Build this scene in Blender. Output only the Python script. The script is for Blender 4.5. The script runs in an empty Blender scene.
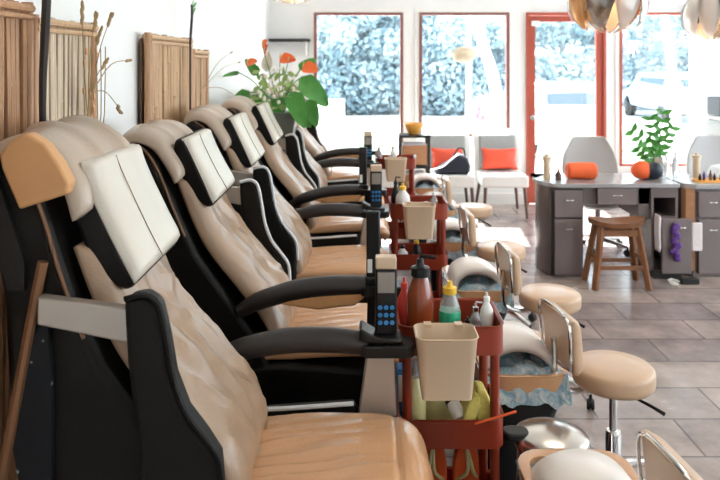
import bpy, bmesh, math, random
from mathutils import Vector, Matrix, noise
R = random.Random(11)
PI = math.pi
C = bpy.context.scene.collection

# ------------------------------------------------------------------ materials
def mat(name, col, rough=.5, metal=0, noise_amt=0, noise_scale=8, bump=0, bump_scale=60, emit=None, estr=0, trans=0, ior=1.45, coat=0, alpha=1, spec=None, stretch=None):
    m = bpy.data.materials.new(name); m.use_nodes = True
    nt = m.node_tree; b = nt.nodes['Principled BSDF']
    b.inputs['Base Color'].default_value = (*col, 1); b.inputs['Roughness'].default_value = rough
    b.inputs['Metallic'].default_value = metal
    if trans: b.inputs['Transmission Weight'].default_value = trans; b.inputs['IOR'].default_value = ior
    if coat: b.inputs['Coat Weight'].default_value = coat; b.inputs['Coat Roughness'].default_value = .12
    if alpha < 1: b.inputs['Alpha'].default_value = alpha
    if spec is not None: b.inputs['Specular IOR Level'].default_value = spec
    if emit: b.inputs['Emission Color'].default_value = (*emit, 1); b.inputs['Emission Strength'].default_value = estr
    tc = nt.nodes.new('ShaderNodeTexCoord'); mp = nt.nodes.new('ShaderNodeMapping')
    nt.links.new(tc.outputs['Object'], mp.inputs['Vector'])
    if stretch: mp.inputs['Scale'].default_value = stretch
    n = nt.nodes.new('ShaderNodeTexNoise'); n.inputs['Scale'].default_value = noise_scale; n.inputs['Detail'].default_value = 4
    nt.links.new(mp.outputs['Vector'], n.inputs['Vector'])
    na = noise_amt if noise_amt else .03
    mx = nt.nodes.new('ShaderNodeMix'); mx.data_type = 'RGBA'
    mx.inputs['A'].default_value = (*[min(1, c*(1+na)) for c in col], 1)
    mx.inputs['B'].default_value = (*[c*(1-na) for c in col], 1)
    nt.links.new(n.outputs['Fac'], mx.inputs['Factor']); nt.links.new(mx.outputs['Result'], b.inputs['Base Color'])
    if bump:
        n2 = nt.nodes.new('ShaderNodeTexNoise'); n2.inputs['Scale'].default_value = bump_scale
        nt.links.new(mp.outputs['Vector'], n2.inputs['Vector'])
        bp = nt.nodes.new('ShaderNodeBump'); bp.inputs['Strength'].default_value = bump; bp.inputs['Distance'].default_value = .01
        nt.links.new(n2.outputs['Fac'], bp.inputs['Height']); nt.links.new(bp.outputs['Normal'], b.inputs['Normal'])
    return m

M = {}
M['wall'] = mat('wall_paint', (.86, .855, .84), .7, noise_amt=.02)
M['ceil'] = mat('ceiling_paint', (.84, .83, .81), .8)
M['redframe'] = mat('red_frame_paint', (.43, .075, .04), .45)
M['mauveframe'] = mat('mauve_frame_paint', (.25, .10, .085), .45)
M['whitetrim'] = mat('white_trim', (.88, .86, .83), .5)
M['black_leather'] = mat('black_leather', (.008, .007, .006), .5, bump=.1, bump_scale=180, spec=.22)
M['black_plastic'] = mat('black_plastic', (.010, .010, .011), .3, spec=.35)
M['dark_pad'] = mat('charcoal_armrest_pad', (.026, .021, .020), .36, bump=.1, bump_scale=200)
M['cream_leather'] = mat('pearl_cream_leather', (.36, .235, .15), .3, noise_amt=.1, bump=.12, bump_scale=120, coat=.2)
M['head_leather'] = mat('grey_cream_leather', (.50, .39, .30), .3, noise_amt=.06, bump=.12, bump_scale=120, coat=.2)
M['pillow'] = mat('pale_cream_leather', (.66, .60, .51), .36, noise_amt=.04, bump=.1, bump_scale=120, coat=.15)
M['tan_leather'] = mat('tan_leather', (.62, .33, .165), .25, noise_amt=.06, bump=.12, bump_scale=120, coat=.25)
M['orange_tan'] = mat('orange_tan_leather', (.66, .34, .14), .42, noise_amt=.1)
M['piping_white'] = mat('white_piping', (.72, .72, .74), .35)
M['piping_brown'] = mat('brown_piping', (.20, .10, .05), .35)
M['silver'] = mat('brushed_silver_plastic', (.46, .40, .35), .34, metal=.5)
M['bronze'] = mat('bronze_trim', (.33, .17, .09), .3, metal=.6)
M['chrome'] = mat('chrome', (.75, .74, .73), .12, metal=1)
M['steel'] = mat('stainless_steel', (.62, .58, .54), .22, metal=1, noise_amt=.06)
M['cart'] = mat('terracotta_red_plastic', (.27, .034, .014), .3, noise_amt=.08)
M['bin'] = mat('cream_bin_plastic', (.66, .50, .35), .4)
M['bamboo'] = mat('bamboo_tan', (.60, .38, .21), .5, noise_amt=.35, noise_scale=5, stretch=(6, 14, 1.2))
M['bamboo_pale'] = mat('bamboo_pale', (.72, .58, .42), .5, noise_amt=.3, noise_scale=5, stretch=(6, 14, 1.2))
M['bamboo_dark'] = mat('bamboo_brown', (.50, .27, .14), .5, noise_amt=.35, noise_scale=5, stretch=(6, 14, 1.2))
M['gap_sheet'] = mat('brown_gap_sheet', (.16, .085, .05), .7)  # dark tone for the gaps between the bamboo canes
M['branch'] = mat('dark_branch', (.03, .022, .018), .7)
M['seed'] = mat('dry_seed_head', (.34, .22, .10), .8, noise_amt=.3)
M['orange'] = mat('orange_red_fabric', (.85, .13, .03), .6, noise_amt=.08)
M['red_cushion'] = mat('coral_red_satin', (.80, .09, .04), .42, noise_amt=.05)
M['leaf'] = mat('plant_leaf_green', (.06, .27, .035), .38, noise_amt=.4, noise_scale=12)
M['leaf_pale'] = mat('plant_leaf_pale', (.30, .42, .12), .4, noise_amt=.3)
M['flower'] = mat('orange_spathe', (.90, .16, .03), .28)
M['white_flower'] = mat('cream_flower', (.86, .80, .66), .5)
M['planter'] = mat('grey_green_planter', (.12, .125, .10), .55, noise_amt=.1)
M['planter_side'] = mat('pale_planter', (.55, .52, .46), .55)
M['wood_stool'] = mat('stained_stool_wood', (.23, .095, .04), .32, noise_amt=.35, noise_scale=4, stretch=(1, 12, 3))
M['wood_tan'] = mat('tan_wood', (.45, .22, .11), .45, noise_amt=.25, noise_scale=5, stretch=(1, 8, 8))
M['desk'] = mat('taupe_grey_laminate', (.155, .122, .118), .26, noise_amt=.1, noise_scale=6, coat=.15)
M['desk_front'] = mat('mauve_grey_drawer', (.19, .15, .148), .26, noise_amt=.08, coat=.2)
M['desk_top'] = mat('grey_desk_top', (.38, .37, .38), .15, coat=.4)
M['dark_gap'] = mat('dark_interior', (.02, .018, .018), .6)
M['office'] = mat('grey_vinyl', (.50, .48, .48), .45, noise_amt=.04)
M['lounge'] = mat('pale_grey_upholstery', (.36, .39, .39), .7, noise_amt=.08, noise_scale=20)
M['lounge_white'] = mat('white_vinyl', (.84, .83, .81), .5)
M['leg_brown'] = mat('dark_brown_leg', (.13, .075, .055), .45)
M['navy'] = mat('navy_black_nylon', (.012, .018, .035), .5, noise_amt=.2)
M['white_strap'] = mat('pale_strap', (.75, .77, .80), .6)
M['amber'] = mat('brown_bottle_glass', (.24, .045, .012), .12, noise_amt=.3, coat=.6)
M['clear'] = mat('clear_plastic', (.80, .84, .85), .12, trans=.75, coat=.4)
M['yellow'] = mat('yellow_cap', (.88, .56, .05), .4)
M['green'] = mat('green_label', (.02, .42, .22), .35)
M['white_plastic'] = mat('white_plastic', (.84, .83, .80), .35)
M['red_plastic'] = mat('red_plastic', (.70, .07, .05), .35)
M['blue'] = mat('blue_keypad', (.03, .22, .55), .35, noise_amt=.2, noise_scale=60)
M['ygreen'] = mat('yellow_sponge', (.72, .62, .16), .8, noise_amt=.2, noise_scale=60, bump=.3)
M['yliquid'] = mat('pale_yellow_plastic', (.70, .64, .30), .3, noise_amt=.2)
M['hood'] = mat('pale_pink_cover', (.86, .78, .73), .38, noise_amt=.03, coat=.2)
M['screen'] = mat('remote_display', (.30, .27, .24), .25)
M['pink_white'] = mat('pale_pink_towel', (.82, .74, .74), .9, bump=.3)
M['purple'] = mat('purple_fabric', (.10, .03, .22), .6, noise_amt=.3, noise_scale=40)
M['tyre'] = mat('rubber', (.015, .015, .015), .7)
M['concrete'] = mat('pale_concrete', (.80, .79, .76), .8, noise_amt=.05, noise_scale=1)  # pale base colour of the concrete
M['asphalt'] = mat('pale_road', (.62, .63, .64), .9, noise_amt=.06, noise_scale=1)
M['white_bark'] = mat('pale_bark', (.80, .78, .74), .8, noise_amt=.1)
M['bark'] = mat('grey_bark', (.24, .25, .26), .85, noise_amt=.2)
M['car_white'] = mat('white_car_paint', (.85, .86, .88), .25, coat=.5)
M['car_blue'] = mat('blue_car_paint', (.38, .52, .66), .25, coat=.5)
M['car_glass'] = mat('dark_car_glass', (.03, .06, .10), .3)
M['pinkbush'] = mat('pink_blossom', (.75, .38, .45), .7, noise_amt=.2)
M['shape'] = mat('matte_beige', (.80, .68, .50), .7)
M['bulb'] = mat('lit_bulb', (1, .75, .4), .4, emit=(1, .62, .25), estr=30)
M['petal'] = mat('silver_petal', (.55, .52, .50), .18, metal=.9)
M['petal_gold'] = mat('amber_petal', (.75, .45, .20), .2, metal=.7)
M['petal_clear'] = mat('frosted_petal', (.82, .76, .72), .2, metal=.3)
M['fill_panel'] = mat('fill_light_glow', (1, 1, 1), .5, emit=(1, .84, .64), estr=5)  # glow of the added ceiling fill panels
M['orange_bowl'] = mat('orange_ceramic', (.85, .40, .08), .35)
M['bag_white'] = mat('sheer_curtain', (.85, .85, .86), .8)

def foliage_mat(name, c1, c2):
    m = bpy.data.materials.new(name); m.use_nodes = True; nt = m.node_tree
    b = nt.nodes['Principled BSDF']; b.inputs['Roughness'].default_value = .55
    tc = nt.nodes.new('ShaderNodeTexCoord'); n = nt.nodes.new('ShaderNodeTexNoise'); n.inputs['Scale'].default_value = 1.3; n.inputs['Detail'].default_value = 5
    r = nt.nodes.new('ShaderNodeValToRGB'); r.color_ramp.elements[0].position = .35; r.color_ramp.elements[1].position = .65
    r.color_ramp.elements[0].color = (*c1, 1); r.color_ramp.elements[1].color = (*c2, 1)
    nt.links.new(tc.outputs['Object'], n.inputs['Vector']); nt.links.new(n.outputs['Fac'], r.inputs['Fac']); nt.links.new(r.outputs['Color'], b.inputs['Base Color'])
    return m
M['foliage'] = foliage_mat('hazy_foliage', (.13, .21, .26), (.34, .44, .48))  # haze and glass reflection put into the leaf colour as a blue tint
M['foliage_mid'] = foliage_mat('hazy_mid_foliage', (.20, .31, .37), (.42, .53, .57))  # paler haze tint put into the colour of the tree crowns
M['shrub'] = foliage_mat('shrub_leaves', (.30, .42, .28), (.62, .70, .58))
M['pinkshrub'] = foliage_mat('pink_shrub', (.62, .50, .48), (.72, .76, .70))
M['foliage_pale'] = foliage_mat('hazy_pale_foliage', (.30, .42, .46), (.55, .66, .68))  # palest haze tint put into the leaf colour

def plastic_mat():
    m = bpy.data.materials.new('plastic_liner'); m.use_nodes = True; nt = m.node_tree
    b = nt.nodes['Principled BSDF']
    b.inputs['Base Color'].default_value = (.45, .68, .76, 1); b.inputs['Roughness'].default_value = .12
    b.inputs['Coat Weight'].default_value = .6
    tc = nt.nodes.new('ShaderNodeTexCoord'); n = nt.nodes.new('ShaderNodeTexNoise'); n.inputs['Scale'].default_value = 22; n.inputs['Detail'].default_value = 3; n.inputs['Distortion'].default_value = 1.2
    r = nt.nodes.new('ShaderNodeValToRGB')
    r.color_ramp.elements[0].position = .38; r.color_ramp.elements[0].color = (.34, .58, .70, 1)
    r.color_ramp.elements[1].position = .60; r.color_ramp.elements[1].color = (.93, .97, .98, 1)  # pale ramp end paints the plastic's shine into its colour
    bp = nt.nodes.new('ShaderNodeBump'); bp.inputs['Strength'].default_value = .7; bp.inputs['Distance'].default_value = .02
    nt.links.new(tc.outputs['Object'], n.inputs['Vector']); nt.links.new(n.outputs['Fac'], r.inputs['Fac']); nt.links.new(r.outputs['Color'], b.inputs['Base Color'])
    nt.links.new(n.outputs['Fac'], bp.inputs['Height']); nt.links.new(bp.outputs['Normal'], b.inputs['Normal'])
    return m
M['liner'] = plastic_mat()

def speckle_mat():
    m = bpy.data.materials.new('speckled_black_panel'); m.use_nodes = True; nt = m.node_tree
    b = nt.nodes['Principled BSDF']; b.inputs['Roughness'].default_value = .45; b.inputs['Specular IOR Level'].default_value = .2
    tc = nt.nodes.new('ShaderNodeTexCoord'); v = nt.nodes.new('ShaderNodeTexVoronoi'); v.inputs['Scale'].default_value = 22
    r = nt.nodes.new('ShaderNodeValToRGB'); r.color_ramp.elements[0].position = .07; r.color_ramp.elements[0].color = (.5, .6, .65, 1)
    r.color_ramp.elements[1].position = .13; r.color_ramp.elements[1].color = (.012, .014, .018, 1)
    nt.links.new(tc.outputs['Object'], v.inputs['Vector']); nt.links.new(v.outputs['Distance'], r.inputs['Fac']); nt.links.new(r.outputs['Color'], b.inputs['Base Color'])
    return m
M['speckle'] = speckle_mat()

def floor_mat():
    m = bpy.data.materials.new('stone_tile_floor'); m.use_nodes = True; nt = m.node_tree
    b = nt.nodes['Principled BSDF']
    tc = nt.nodes.new('ShaderNodeTexCoord'); mp = nt.nodes.new('ShaderNodeMapping'); mp.inputs['Location'].default_value = (.11, .165, 0)
    br = nt.nodes.new('ShaderNodeTexBrick'); br.inputs['Scale'].default_value = 1; br.offset = .43; br.offset_frequency = 2
    br.inputs['Brick Width'].default_value = .62; br.inputs['Row Height'].default_value = .325; br.inputs['Mortar Size'].default_value = .006
    br.inputs['Color1'].default_value = (.27, .225, .225, 1); br.inputs['Color2'].default_value = (.43, .355, .32, 1); br.inputs['Mortar'].default_value = (.17, .14, .13, 1)
    br.inputs['Bias'].default_value = 0
    nt.links.new(tc.outputs['Object'], mp.inputs['Vector']); nt.links.new(mp.outputs['Vector'], br.inputs['Vector'])
    n = nt.nodes.new('ShaderNodeTexNoise'); n.inputs['Scale'].default_value = 3.5; n.inputs['Detail'].default_value = 7; n.inputs['Roughness'].default_value = .65
    nt.links.new(tc.outputs['Object'], n.inputs['Vector'])
    r = nt.nodes.new('ShaderNodeValToRGB'); r.color_ramp.elements[0].position = .3; r.color_ramp.elements[0].color = (.58, .54, .55, 1); r.color_ramp.elements[1].position = .7; r.color_ramp.elements[1].color = (1.2, 1.17, 1.14, 1)
    nt.links.new(n.outputs['Fac'], r.inputs['Fac'])
    mx = nt.nodes.new('ShaderNodeMix'); mx.data_type = 'RGBA'; mx.blend_type = 'MULTIPLY'; mx.inputs['Factor'].default_value = 1
    nt.links.new(br.outputs['Color'], mx.inputs['A']); nt.links.new(r.outputs['Color'], mx.inputs['B']); nt.links.new(mx.outputs['Result'], b.inputs['Base Color'])
    mr = nt.nodes.new('ShaderNodeMapRange'); mr.inputs['To Min'].default_value = .10; mr.inputs['To Max'].default_value = .36
    nt.links.new(n.outputs['Fac'], mr.inputs['Value']); nt.links.new(mr.outputs['Result'], b.inputs['Roughness'])
    bp = nt.nodes.new('ShaderNodeBump'); bp.inputs['Strength'].default_value = .5; bp.inputs['Distance'].default_value = .003; bp.invert = True
    nt.links.new(br.outputs['Fac'], bp.inputs['Height']); nt.links.new(bp.outputs['Normal'], b.inputs['Normal'])
    return m
M['floor'] = floor_mat()

def glass_mat():
    m = bpy.data.materials.new('window_glass'); m.use_nodes = True; nt = m.node_tree
    for n in list(nt.nodes): nt.nodes.remove(n)
    o = nt.nodes.new('ShaderNodeOutputMaterial'); mix = nt.nodes.new('ShaderNodeMixShader'); t = nt.nodes.new('ShaderNodeBsdfTransparent'); g = nt.nodes.new('ShaderNodeBsdfGlossy')
    g.inputs['Roughness'].default_value = .02; t.inputs['Color'].default_value = (.93, .98, 1, 1); mix.inputs['Fac'].default_value = .05
    nt.links.new(t.outputs[0], mix.inputs[1]); nt.links.new(g.outputs[0], mix.inputs[2]); nt.links.new(mix.outputs[0], o.inputs[0])
    return m
M['glass'] = glass_mat()

# ------------------------------------------------------------------ helpers
def obj(name, bm, m, parent=None, smooth=True, bevel=0, sub=0, label=None, angle=40):
    me = bpy.data.meshes.new(name); bmesh.ops.recalc_face_normals(bm, faces=bm.faces[:]); bm.to_mesh(me); bm.free()
    o = bpy.data.objects.new(name, me); C.objects.link(o)
    for mm in (m if isinstance(m, (list, tuple)) else [m]): me.materials.append(mm)
    if parent: o.parent = parent
    if bevel:
        b = o.modifiers.new('bevel', 'BEVEL'); b.width = bevel; b.segments = 3; b.limit_method = 'ANGLE'; b.angle_limit = math.radians(35)
    if sub:
        s = o.modifiers.new('sub', 'SUBSURF'); s.levels = sub; s.render_levels = sub
    if smooth:
        for p in me.polygons: p.use_smooth = True
        if not sub:
            try: me.set_sharp_from_angle(angle=math.radians(angle))
            except Exception: pass
    if label: o['label'] = label
    return o
def thing(name, label, cat, loc=(0, 0, 0), rz=0, group=None):
    o = bpy.data.objects.new(name, None); C.objects.link(o); o.empty_display_size = .1
    o.location = loc; o.rotation_euler = (0, 0, rz); o['label'] = label; o['category'] = cat
    if group: o['group'] = group
    return o
def tag(o, label, cat, loc=None, group=None, rz=None, kind=None):
    o['label'] = label; o['category'] = cat
    if group: o['group'] = group
    if loc is not None: o.location = loc
    if rz is not None: o.rotation_euler = (0, 0, rz)
    if kind: o['kind'] = kind
    return o
def struct(name, bm, m, parent=None, **k):
    o = obj(name, bm, m, parent, **k)
    if not parent: o['kind'] = 'structure'
    return o
def NB(): return bmesh.new()
def box(bm, x0, x1, y0, y1, z0, z1, M4=None):
    vs = [bm.verts.new(Vector(p)) for p in ((x0,y0,z0),(x1,y0,z0),(x1,y1,z0),(x0,y1,z0),(x0,y0,z1),(x1,y0,z1),(x1,y1,z1),(x0,y1,z1))]
    if M4:
        for v in vs: v.co = M4 @ v.co
    for f in ((0,3,2,1),(4,5,6,7),(0,1,5,4),(1,2,6,5),(2,3,7,6),(3,0,4,7)): bm.faces.new([vs[i] for i in f])
    return bm
def B(*a, **k): return box(NB(), *a, **k)
def prism(bm, pts, y0, y1):            # polygon in XZ extruded along Y
    a = [bm.verts.new((x, y0, z)) for x, z in pts]; b = [bm.verts.new((x, y1, z)) for x, z in pts]
    n = len(pts); bm.faces.new(a); bm.faces.new(b[::-1])
    for i in range(n): bm.faces.new((a[i], b[i], b[(i+1) % n], a[(i+1) % n]))
    return bm
def prism_z(bm, pts, z0, z1):
    a = [bm.verts.new((x, y, z0)) for x, y in pts]; b = [bm.verts.new((x, y, z1)) for x, y in pts]
    n = len(pts); bm.faces.new(a[::-1]); bm.faces.new(b)
    for i in range(n): bm.faces.new((a[i], a[(i+1) % n], b[(i+1) % n], b[i]))
    return bm
def lathe(bm, prof, cx=0, cy=0, n=28, z=0, M4=None):
    rings = []
    for r, h in prof:
        if r < 1e-5: rings.append([bm.verts.new((cx, cy, z+h))])
        else: rings.append([bm.verts.new((cx+r*math.cos(2*PI*i/n), cy+r*math.sin(2*PI*i/n), z+h)) for i in range(n)])
    if M4:
        for rg in rings:
            for v in rg: v.co = M4 @ v.co
    for a, b in zip(rings, rings[1:]):
        for i in range(n):
            j = (i+1) % n
            if len(a) == 1 and len(b) == 1: continue
            if len(a) == 1: bm.faces.new((a[0], b[i], b[j]))
            elif len(b) == 1: bm.faces.new((a[i], a[j], b[0]))
            else: bm.faces.new((a[i], a[j], b[j], b[i]))
    for e, rv in ((rings[0], False), (rings[-1], True)):
        if len(e) > 1: bm.faces.new(e if rv else e[::-1])
    return bm
def spl(pts, n):                       # Catmull-Rom resample
    P = [Vector(p) for p in pts]; P = [2*P[0]-P[1]] + P + [2*P[-1]-P[-2]]; out = []
    segs = len(P)-3
    for k in range(n+1):
        t = k/n*segs; i = min(int(t), segs-1); u = t-i
        a, b, c, d = P[i:i+4]
        out.append(.5*((2*b)+(c-a)*u+(2*a-5*b+4*c-d)*u*u+(3*b-a-3*c+d)*u**3))
    return out
def tube(bm, pts, r, n=8, smooth=0, flat=1.0, ref=Vector((0, 1, 0))):
    P = spl(pts, smooth) if smooth else [Vector(p) for p in pts]
    rs = r if isinstance(r, (list, tuple)) else [r]*2
    rings = []; L = len(P)
    for k, p in enumerate(P):
        d = (P[min(k+1, L-1)]-P[max(k-1, 0)]).normalized()
        rf = ref if abs(d.dot(ref)) < .95 else Vector((1, 0, 0))
        a = (rf-d*rf.dot(d)).normalized(); b = d.cross(a)
        t = k/(L-1)*(len(rs)-1); i = min(int(t), len(rs)-2); rr = rs[i]*(1-(t-i))+rs[i+1]*(t-i)
        rings.append([bm.verts.new(p+(a*math.cos(2*PI*q/n)+b*math.sin(2*PI*q/n)*flat)*rr) for q in range(n)])
    for a, b in zip(rings, rings[1:]):
        for i in range(n): bm.faces.new((a[i], a[(i+1) % n], b[(i+1) % n], b[i]))
    bm.faces.new(rings[0][::-1]); bm.faces.new(rings[-1])
    return bm
def T(*a, **k): return tube(NB(), *a, **k)
def Lt(*a, **k): return lathe(NB(), *a, **k)
# padded slab: profile in XZ swept along Y, puffing along the profile's left normal
def cushion(prof, y0, y1, thick, nt=36, nv=24, wr=None, back=.01, pv=6, pt=8, taper=None):
    bm = NB(); P = spl([(x, 0, z) for x, z in prof], nt); top = []; bot = []
    for k, p in enumerate(P):
        d = (P[min(k+1, nt)]-P[max(k-1, 0)]).normalized(); nrm = Vector((-d.z, 0, d.x))
        t = 2*k/nt-1; ra = []; rb = []
        for j in range(nv+1):
            v = 2*j/nv-1
            v2 = math.copysign(1-(1-abs(v))**1.5, v)      # denser at the rims
            w = taper(k/nt) if taper else 1
            y = (y0+y1)/2+v2*(y1-y0)/2*w
            h = thick*max(0, 1-abs(v2)**pv)**.4*max(0, 1-abs(t)**pt)**.4
            if wr: h += wr(k/nt, v2)*(1-abs(v2)**4)*(1-abs(t)**8)
            q = p+nrm*h
            ra.append(bm.verts.new((q.x, y, q.z))); q = p-nrm*back; rb.append(bm.verts.new((q.x, y, q.z)))
        top.append(ra); bot.append(rb)
    for k in range(nt):
        for j in range(nv):
            bm.faces.new((top[k][j], top[k][j+1], top[k+1][j+1], top[k+1][j])); bm.faces.new((bot[k][j], bot[k+1][j], bot[k+1][j+1], bot[k][j+1]))
        bm.faces.new((top[k][0], top[k+1][0], bot[k+1][0], bot[k][0])); bm.faces.new((top[k][nv], bot[k][nv], bot[k+1][nv], top[k+1][nv]))
    for j in range(nv):
        bm.faces.new((top[0][j], bot[0][j], bot[0][j+1], top[0][j+1])); bm.faces.new((top[nt][j], top[nt][j+1], bot[nt][j+1], bot[nt][j]))
    return bm
def rrect(x0, x1, y0, y1, r, n=5):
    pts = []
    for cx, cy, a0 in ((x1-r, y1-r, 0), (x0+r, y1-r, 90), (x0+r, y0+r, 180), (x1-r, y0+r, 270)):
        for i in range(n+1):
            a = math.radians(a0+90*i/n); pts.append((cx+r*math.cos(a), cy+r*math.sin(a)))
    return pts
def tray(x0, x1, y0, y1, z0, z1, r=.03, t=.006, taper=0):    # open box with rounded corners
    bm = NB(); k = taper
    loops = []
    for (e, z) in ((-k, z0), (0, z1), (.004, z1+.004), (0, z1+.006), (-t, z1), (-t-k, z0+t)):
        rr = max(.004, r+e)
        loops.append([bm.verts.new((x, y, z)) for x, y in rrect(x0-e, x1+e, y0-e, y1+e, rr)])
    for a, b in zip(loops, loops[1:]):
        n = len(a)
        for i in range(n): bm.faces.new((a[i], a[(i+1) % n], b[(i+1) % n], b[i]))
    bm.faces.new(loops[0][::-1]); bm.faces.new(loops[-1])
    return bm
def ellipsoid(bm, c, r, n=16, m=10, M4=None):
    return lathe(bm, [(max(0, math.sin(PI*i/m)), -math.cos(PI*i/m)) for i in range(m+1)], n=n, M4=Matrix.Translation(c) @ (M4 or Matrix()) @ Matrix.Diagonal((*r, 1)))
def leaf(bm, base, direc, up, L, W, curl=.25, n=7, heart=0):
    d = Vector(direc).normalized(); s = d.cross(Vector(up)).normalized(); u = s.cross(d); rows = []
    for i in range(n+1):
        t = i/n; w = W*(math.sin(PI*min(1, t**.75*.97+.03)))**.9 if not heart else W*math.sqrt(max(0, math.sin(PI*(t**.55)*.98+.02)))
        c = Vector(base)+d*(L*t)-u*(curl*L*t*t)
        rows.append([bm.verts.new(c+s*w*k-u*(abs(k)-.5)*-.18*W) for k in (-1, -.5, 0, .5, 1)])
    for a, b in zip(rows, rows[1:]):
        for j in range(4): bm.faces.new((a[j], a[j+1], b[j+1], b[j]))

# ------------------------------------------------------------------ room
struct('floor', B(-1.2, 6.2, -1.5, 8.6, -.1, 0), M['floor'], smooth=False)
struct('ceiling', B(-1.2, 6.2, -1.5, 8.6, 3.0, 3.1), M['ceil'], smooth=False)
struct('wall_left', B(-1.2, -1.08, -1.5, 8.5, 0, 3.0), M['wall'], smooth=False)
def wall_y(name, y0, y1, x0, x1, z1, holes):
    bm = NB(); x = x0
    for (a, b, za, zb) in holes:
        if a > x: box(bm, x, a, y0, y1, 0, z1)
        if za > 0: box(bm, a, b, y0, y1, 0, za)
        box(bm, a, b, y0, y1, zb, z1); x = b
    box(bm, x, x1, y0, y1, 0, z1)
    return struct(name, bm, M['wall'], smooth=False)
SB = 720/8.5
def X8(px): return (px-360)/SB
def Z8(py): return 1.7-(py-60)/SB
zt = Z8(12.5); zs = .80
W1 = (X8(314), X8(403)); W2 = (X8(419), X8(509)); DR = (X8(526), X8(605)); W3 = (X8(619), X8(705))
wall_y('wall_back', 8.5, 8.64, -1.2, 6.2, 3.0, [(W1[0], W1[1], .45, zt), (W2[0], W2[1], zs, zt), (DR[0], DR[1], 0, zt), (W3[0], W3[1], .45, zt)])
# right wall, unseen: wide windows assumed here to let in side daylight
bm = NB()
for a, b, z0, z1 in ((-1.5, 8.5, 0, .55), (-1.5, 8.5, 2.75, 3.0), (-1.5, -1.2, .55, 2.75), (1.9, 2.1, .55, 2.75), (5.1, 5.3, .55, 2.75), (8.2, 8.5, .55, 2.75)):
    box(bm, 5.6, 5.74, a, b, z0, z1)
struct('wall_right', bm, M['wall'], smooth=False)
for i, (a, b) in enumerate(((-1.2, 1.9), (2.1, 5.1), (5.3, 8.2))):
    bm = NB(); box(bm, 5.63, 5.69, a, b, .55, .6); box(bm, 5.63, 5.69, a, b, 2.70, 2.75); box(bm, 5.63, 5.69, a, a+.05, .6, 2.7); box(bm, 5.63, 5.69, b-.05, b, .6, 2.7)
    w = struct('window_%d' % (i+4), bm, M['mauveframe'], smooth=False)
    obj('window_pane', B(5.655, 5.66, a+.05, b-.05, .6, 2.7), M['glass'], w, smooth=False)
def window(n, x0, x1, z0, z1, fm, fw):
    bm = NB(); y0, y1 = 8.47, 8.56
    box(bm, x0, x0+fw, y0, y1, z0, z1); box(bm, x1-fw, x1, y0, y1, z0, z1)
    box(bm, x0+fw, x1-fw, y0, y1, z1-fw, z1); box(bm, x0+fw, x1-fw, y0, y1, z0, z0+fw)
    w = struct('window_%d' % n, bm, M[fm], smooth=False)
    obj('window_pane', B(x0+fw, x1-fw, 8.51, 8.516, z0+fw, z1-fw), M['glass'], w, smooth=False)
    bm = NB(); t = .045
    box(bm, x0-t, x0, 8.48, 8.5, z0-t, z1+t); box(bm, x1, x1+t, 8.48, 8.5, z0-t, z1+t); box(bm, x0, x1, 8.48, 8.5, z1, z1+t); box(bm, x0-t, x1+t, 8.44, 8.5, z0-t, z0)
    obj('casing', bm, M['whitetrim'], w, smooth=False, label='white window casing')
window(1, *W1, .45, zt, 'mauveframe', .035); window(2, *W2, zs, zt, 'mauveframe', .035); window(3, *W3, .45, zt, 'redframe', .03)
# door
x0, x1 = DR
bm = NB(); box(bm, x0, x0+.03, 8.46, 8.58, 0, zt); box(bm, x1-.03, x1, 8.46, 8.58, 0, zt); box(bm, x0+.03, x1-.03, 8.46, 8.58, zt-.035, zt)
dr = struct('door_1', bm, M['redframe'], smooth=False)
bm = NB(); a, b = x0+.032, x1-.032
box(bm, a, a+.075, 8.49, 8.53, .01, zt-.04); box(bm, b-.075, b, 8.49, 8.53, .01, zt-.04); box(bm, a+.075, b-.075, 8.49, 8.53, zt-.11, zt-.04); box(bm, a+.075, b-.075, 8.49, 8.53, .01, .16)
obj('door_leaf', bm, M['redframe'], dr, smooth=False)
obj('window_pane', B(a+.075, b-.075, 8.507, 8.513, .16, zt-.11), M['glass'], dr, smooth=False)
bm = NB(); lathe(bm, [(0, 0), (.03, 0), (.03, .012), (0, .012)], M4=Matrix.Translation((a+.04, 8.488, 1.02)) @ Matrix.Rotation(PI/2, 4, 'X')); tube(bm, [(a+.04, 8.48, 1.02), (a+.04, 8.44, 1.02), (a+.12, 8.44, 1.02)], .01)
obj('door_handle', bm, M['chrome'], dr)
obj('closer', B(a+.02, a+.12, 8.45, 8.49, zt-.16, zt-.10), M['white_plastic'], dr, bevel=.01)
bm = NB()
for s, e in ((-1.08, DR[0]), (DR[1], 5.6)): box(bm, s, e, 8.48, 8.5, 0, .13)
struct('baseboard_back', bm, M['whitetrim'], smooth=False)
struct('baseboard_left', B(-1.08, -1.06, -1.5, 8.48, 0, .12), M['whitetrim'], smooth=False)
sw = tag(obj('light_switch', B(-.035, .035, -.006, 0, -.055, .055), M['white_plastic'], bevel=.003), 'small white light switch plate between second window and red door', 'switch', (X8(519), 8.5, Z8(107)))
obj('toggle', B(-.008, .008, -.014, -.006, -.015, .015), M['white_plastic'], sw)
# dark shelf on the back wall, in the corner
sh = thing('wall_shelf', 'thin dark wall shelf with a pale back board in the left back corner', 'shelf', (-.80, 8.49, Z8(42)))
obj('board', B(-.26, .22, -.16, 0, 0, .035), M['dark_gap'], sh, bevel=.004)
obj('bracket', B(.16, .18, -.12, 0, -.16, 0), M['whitetrim'], sh)
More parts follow.
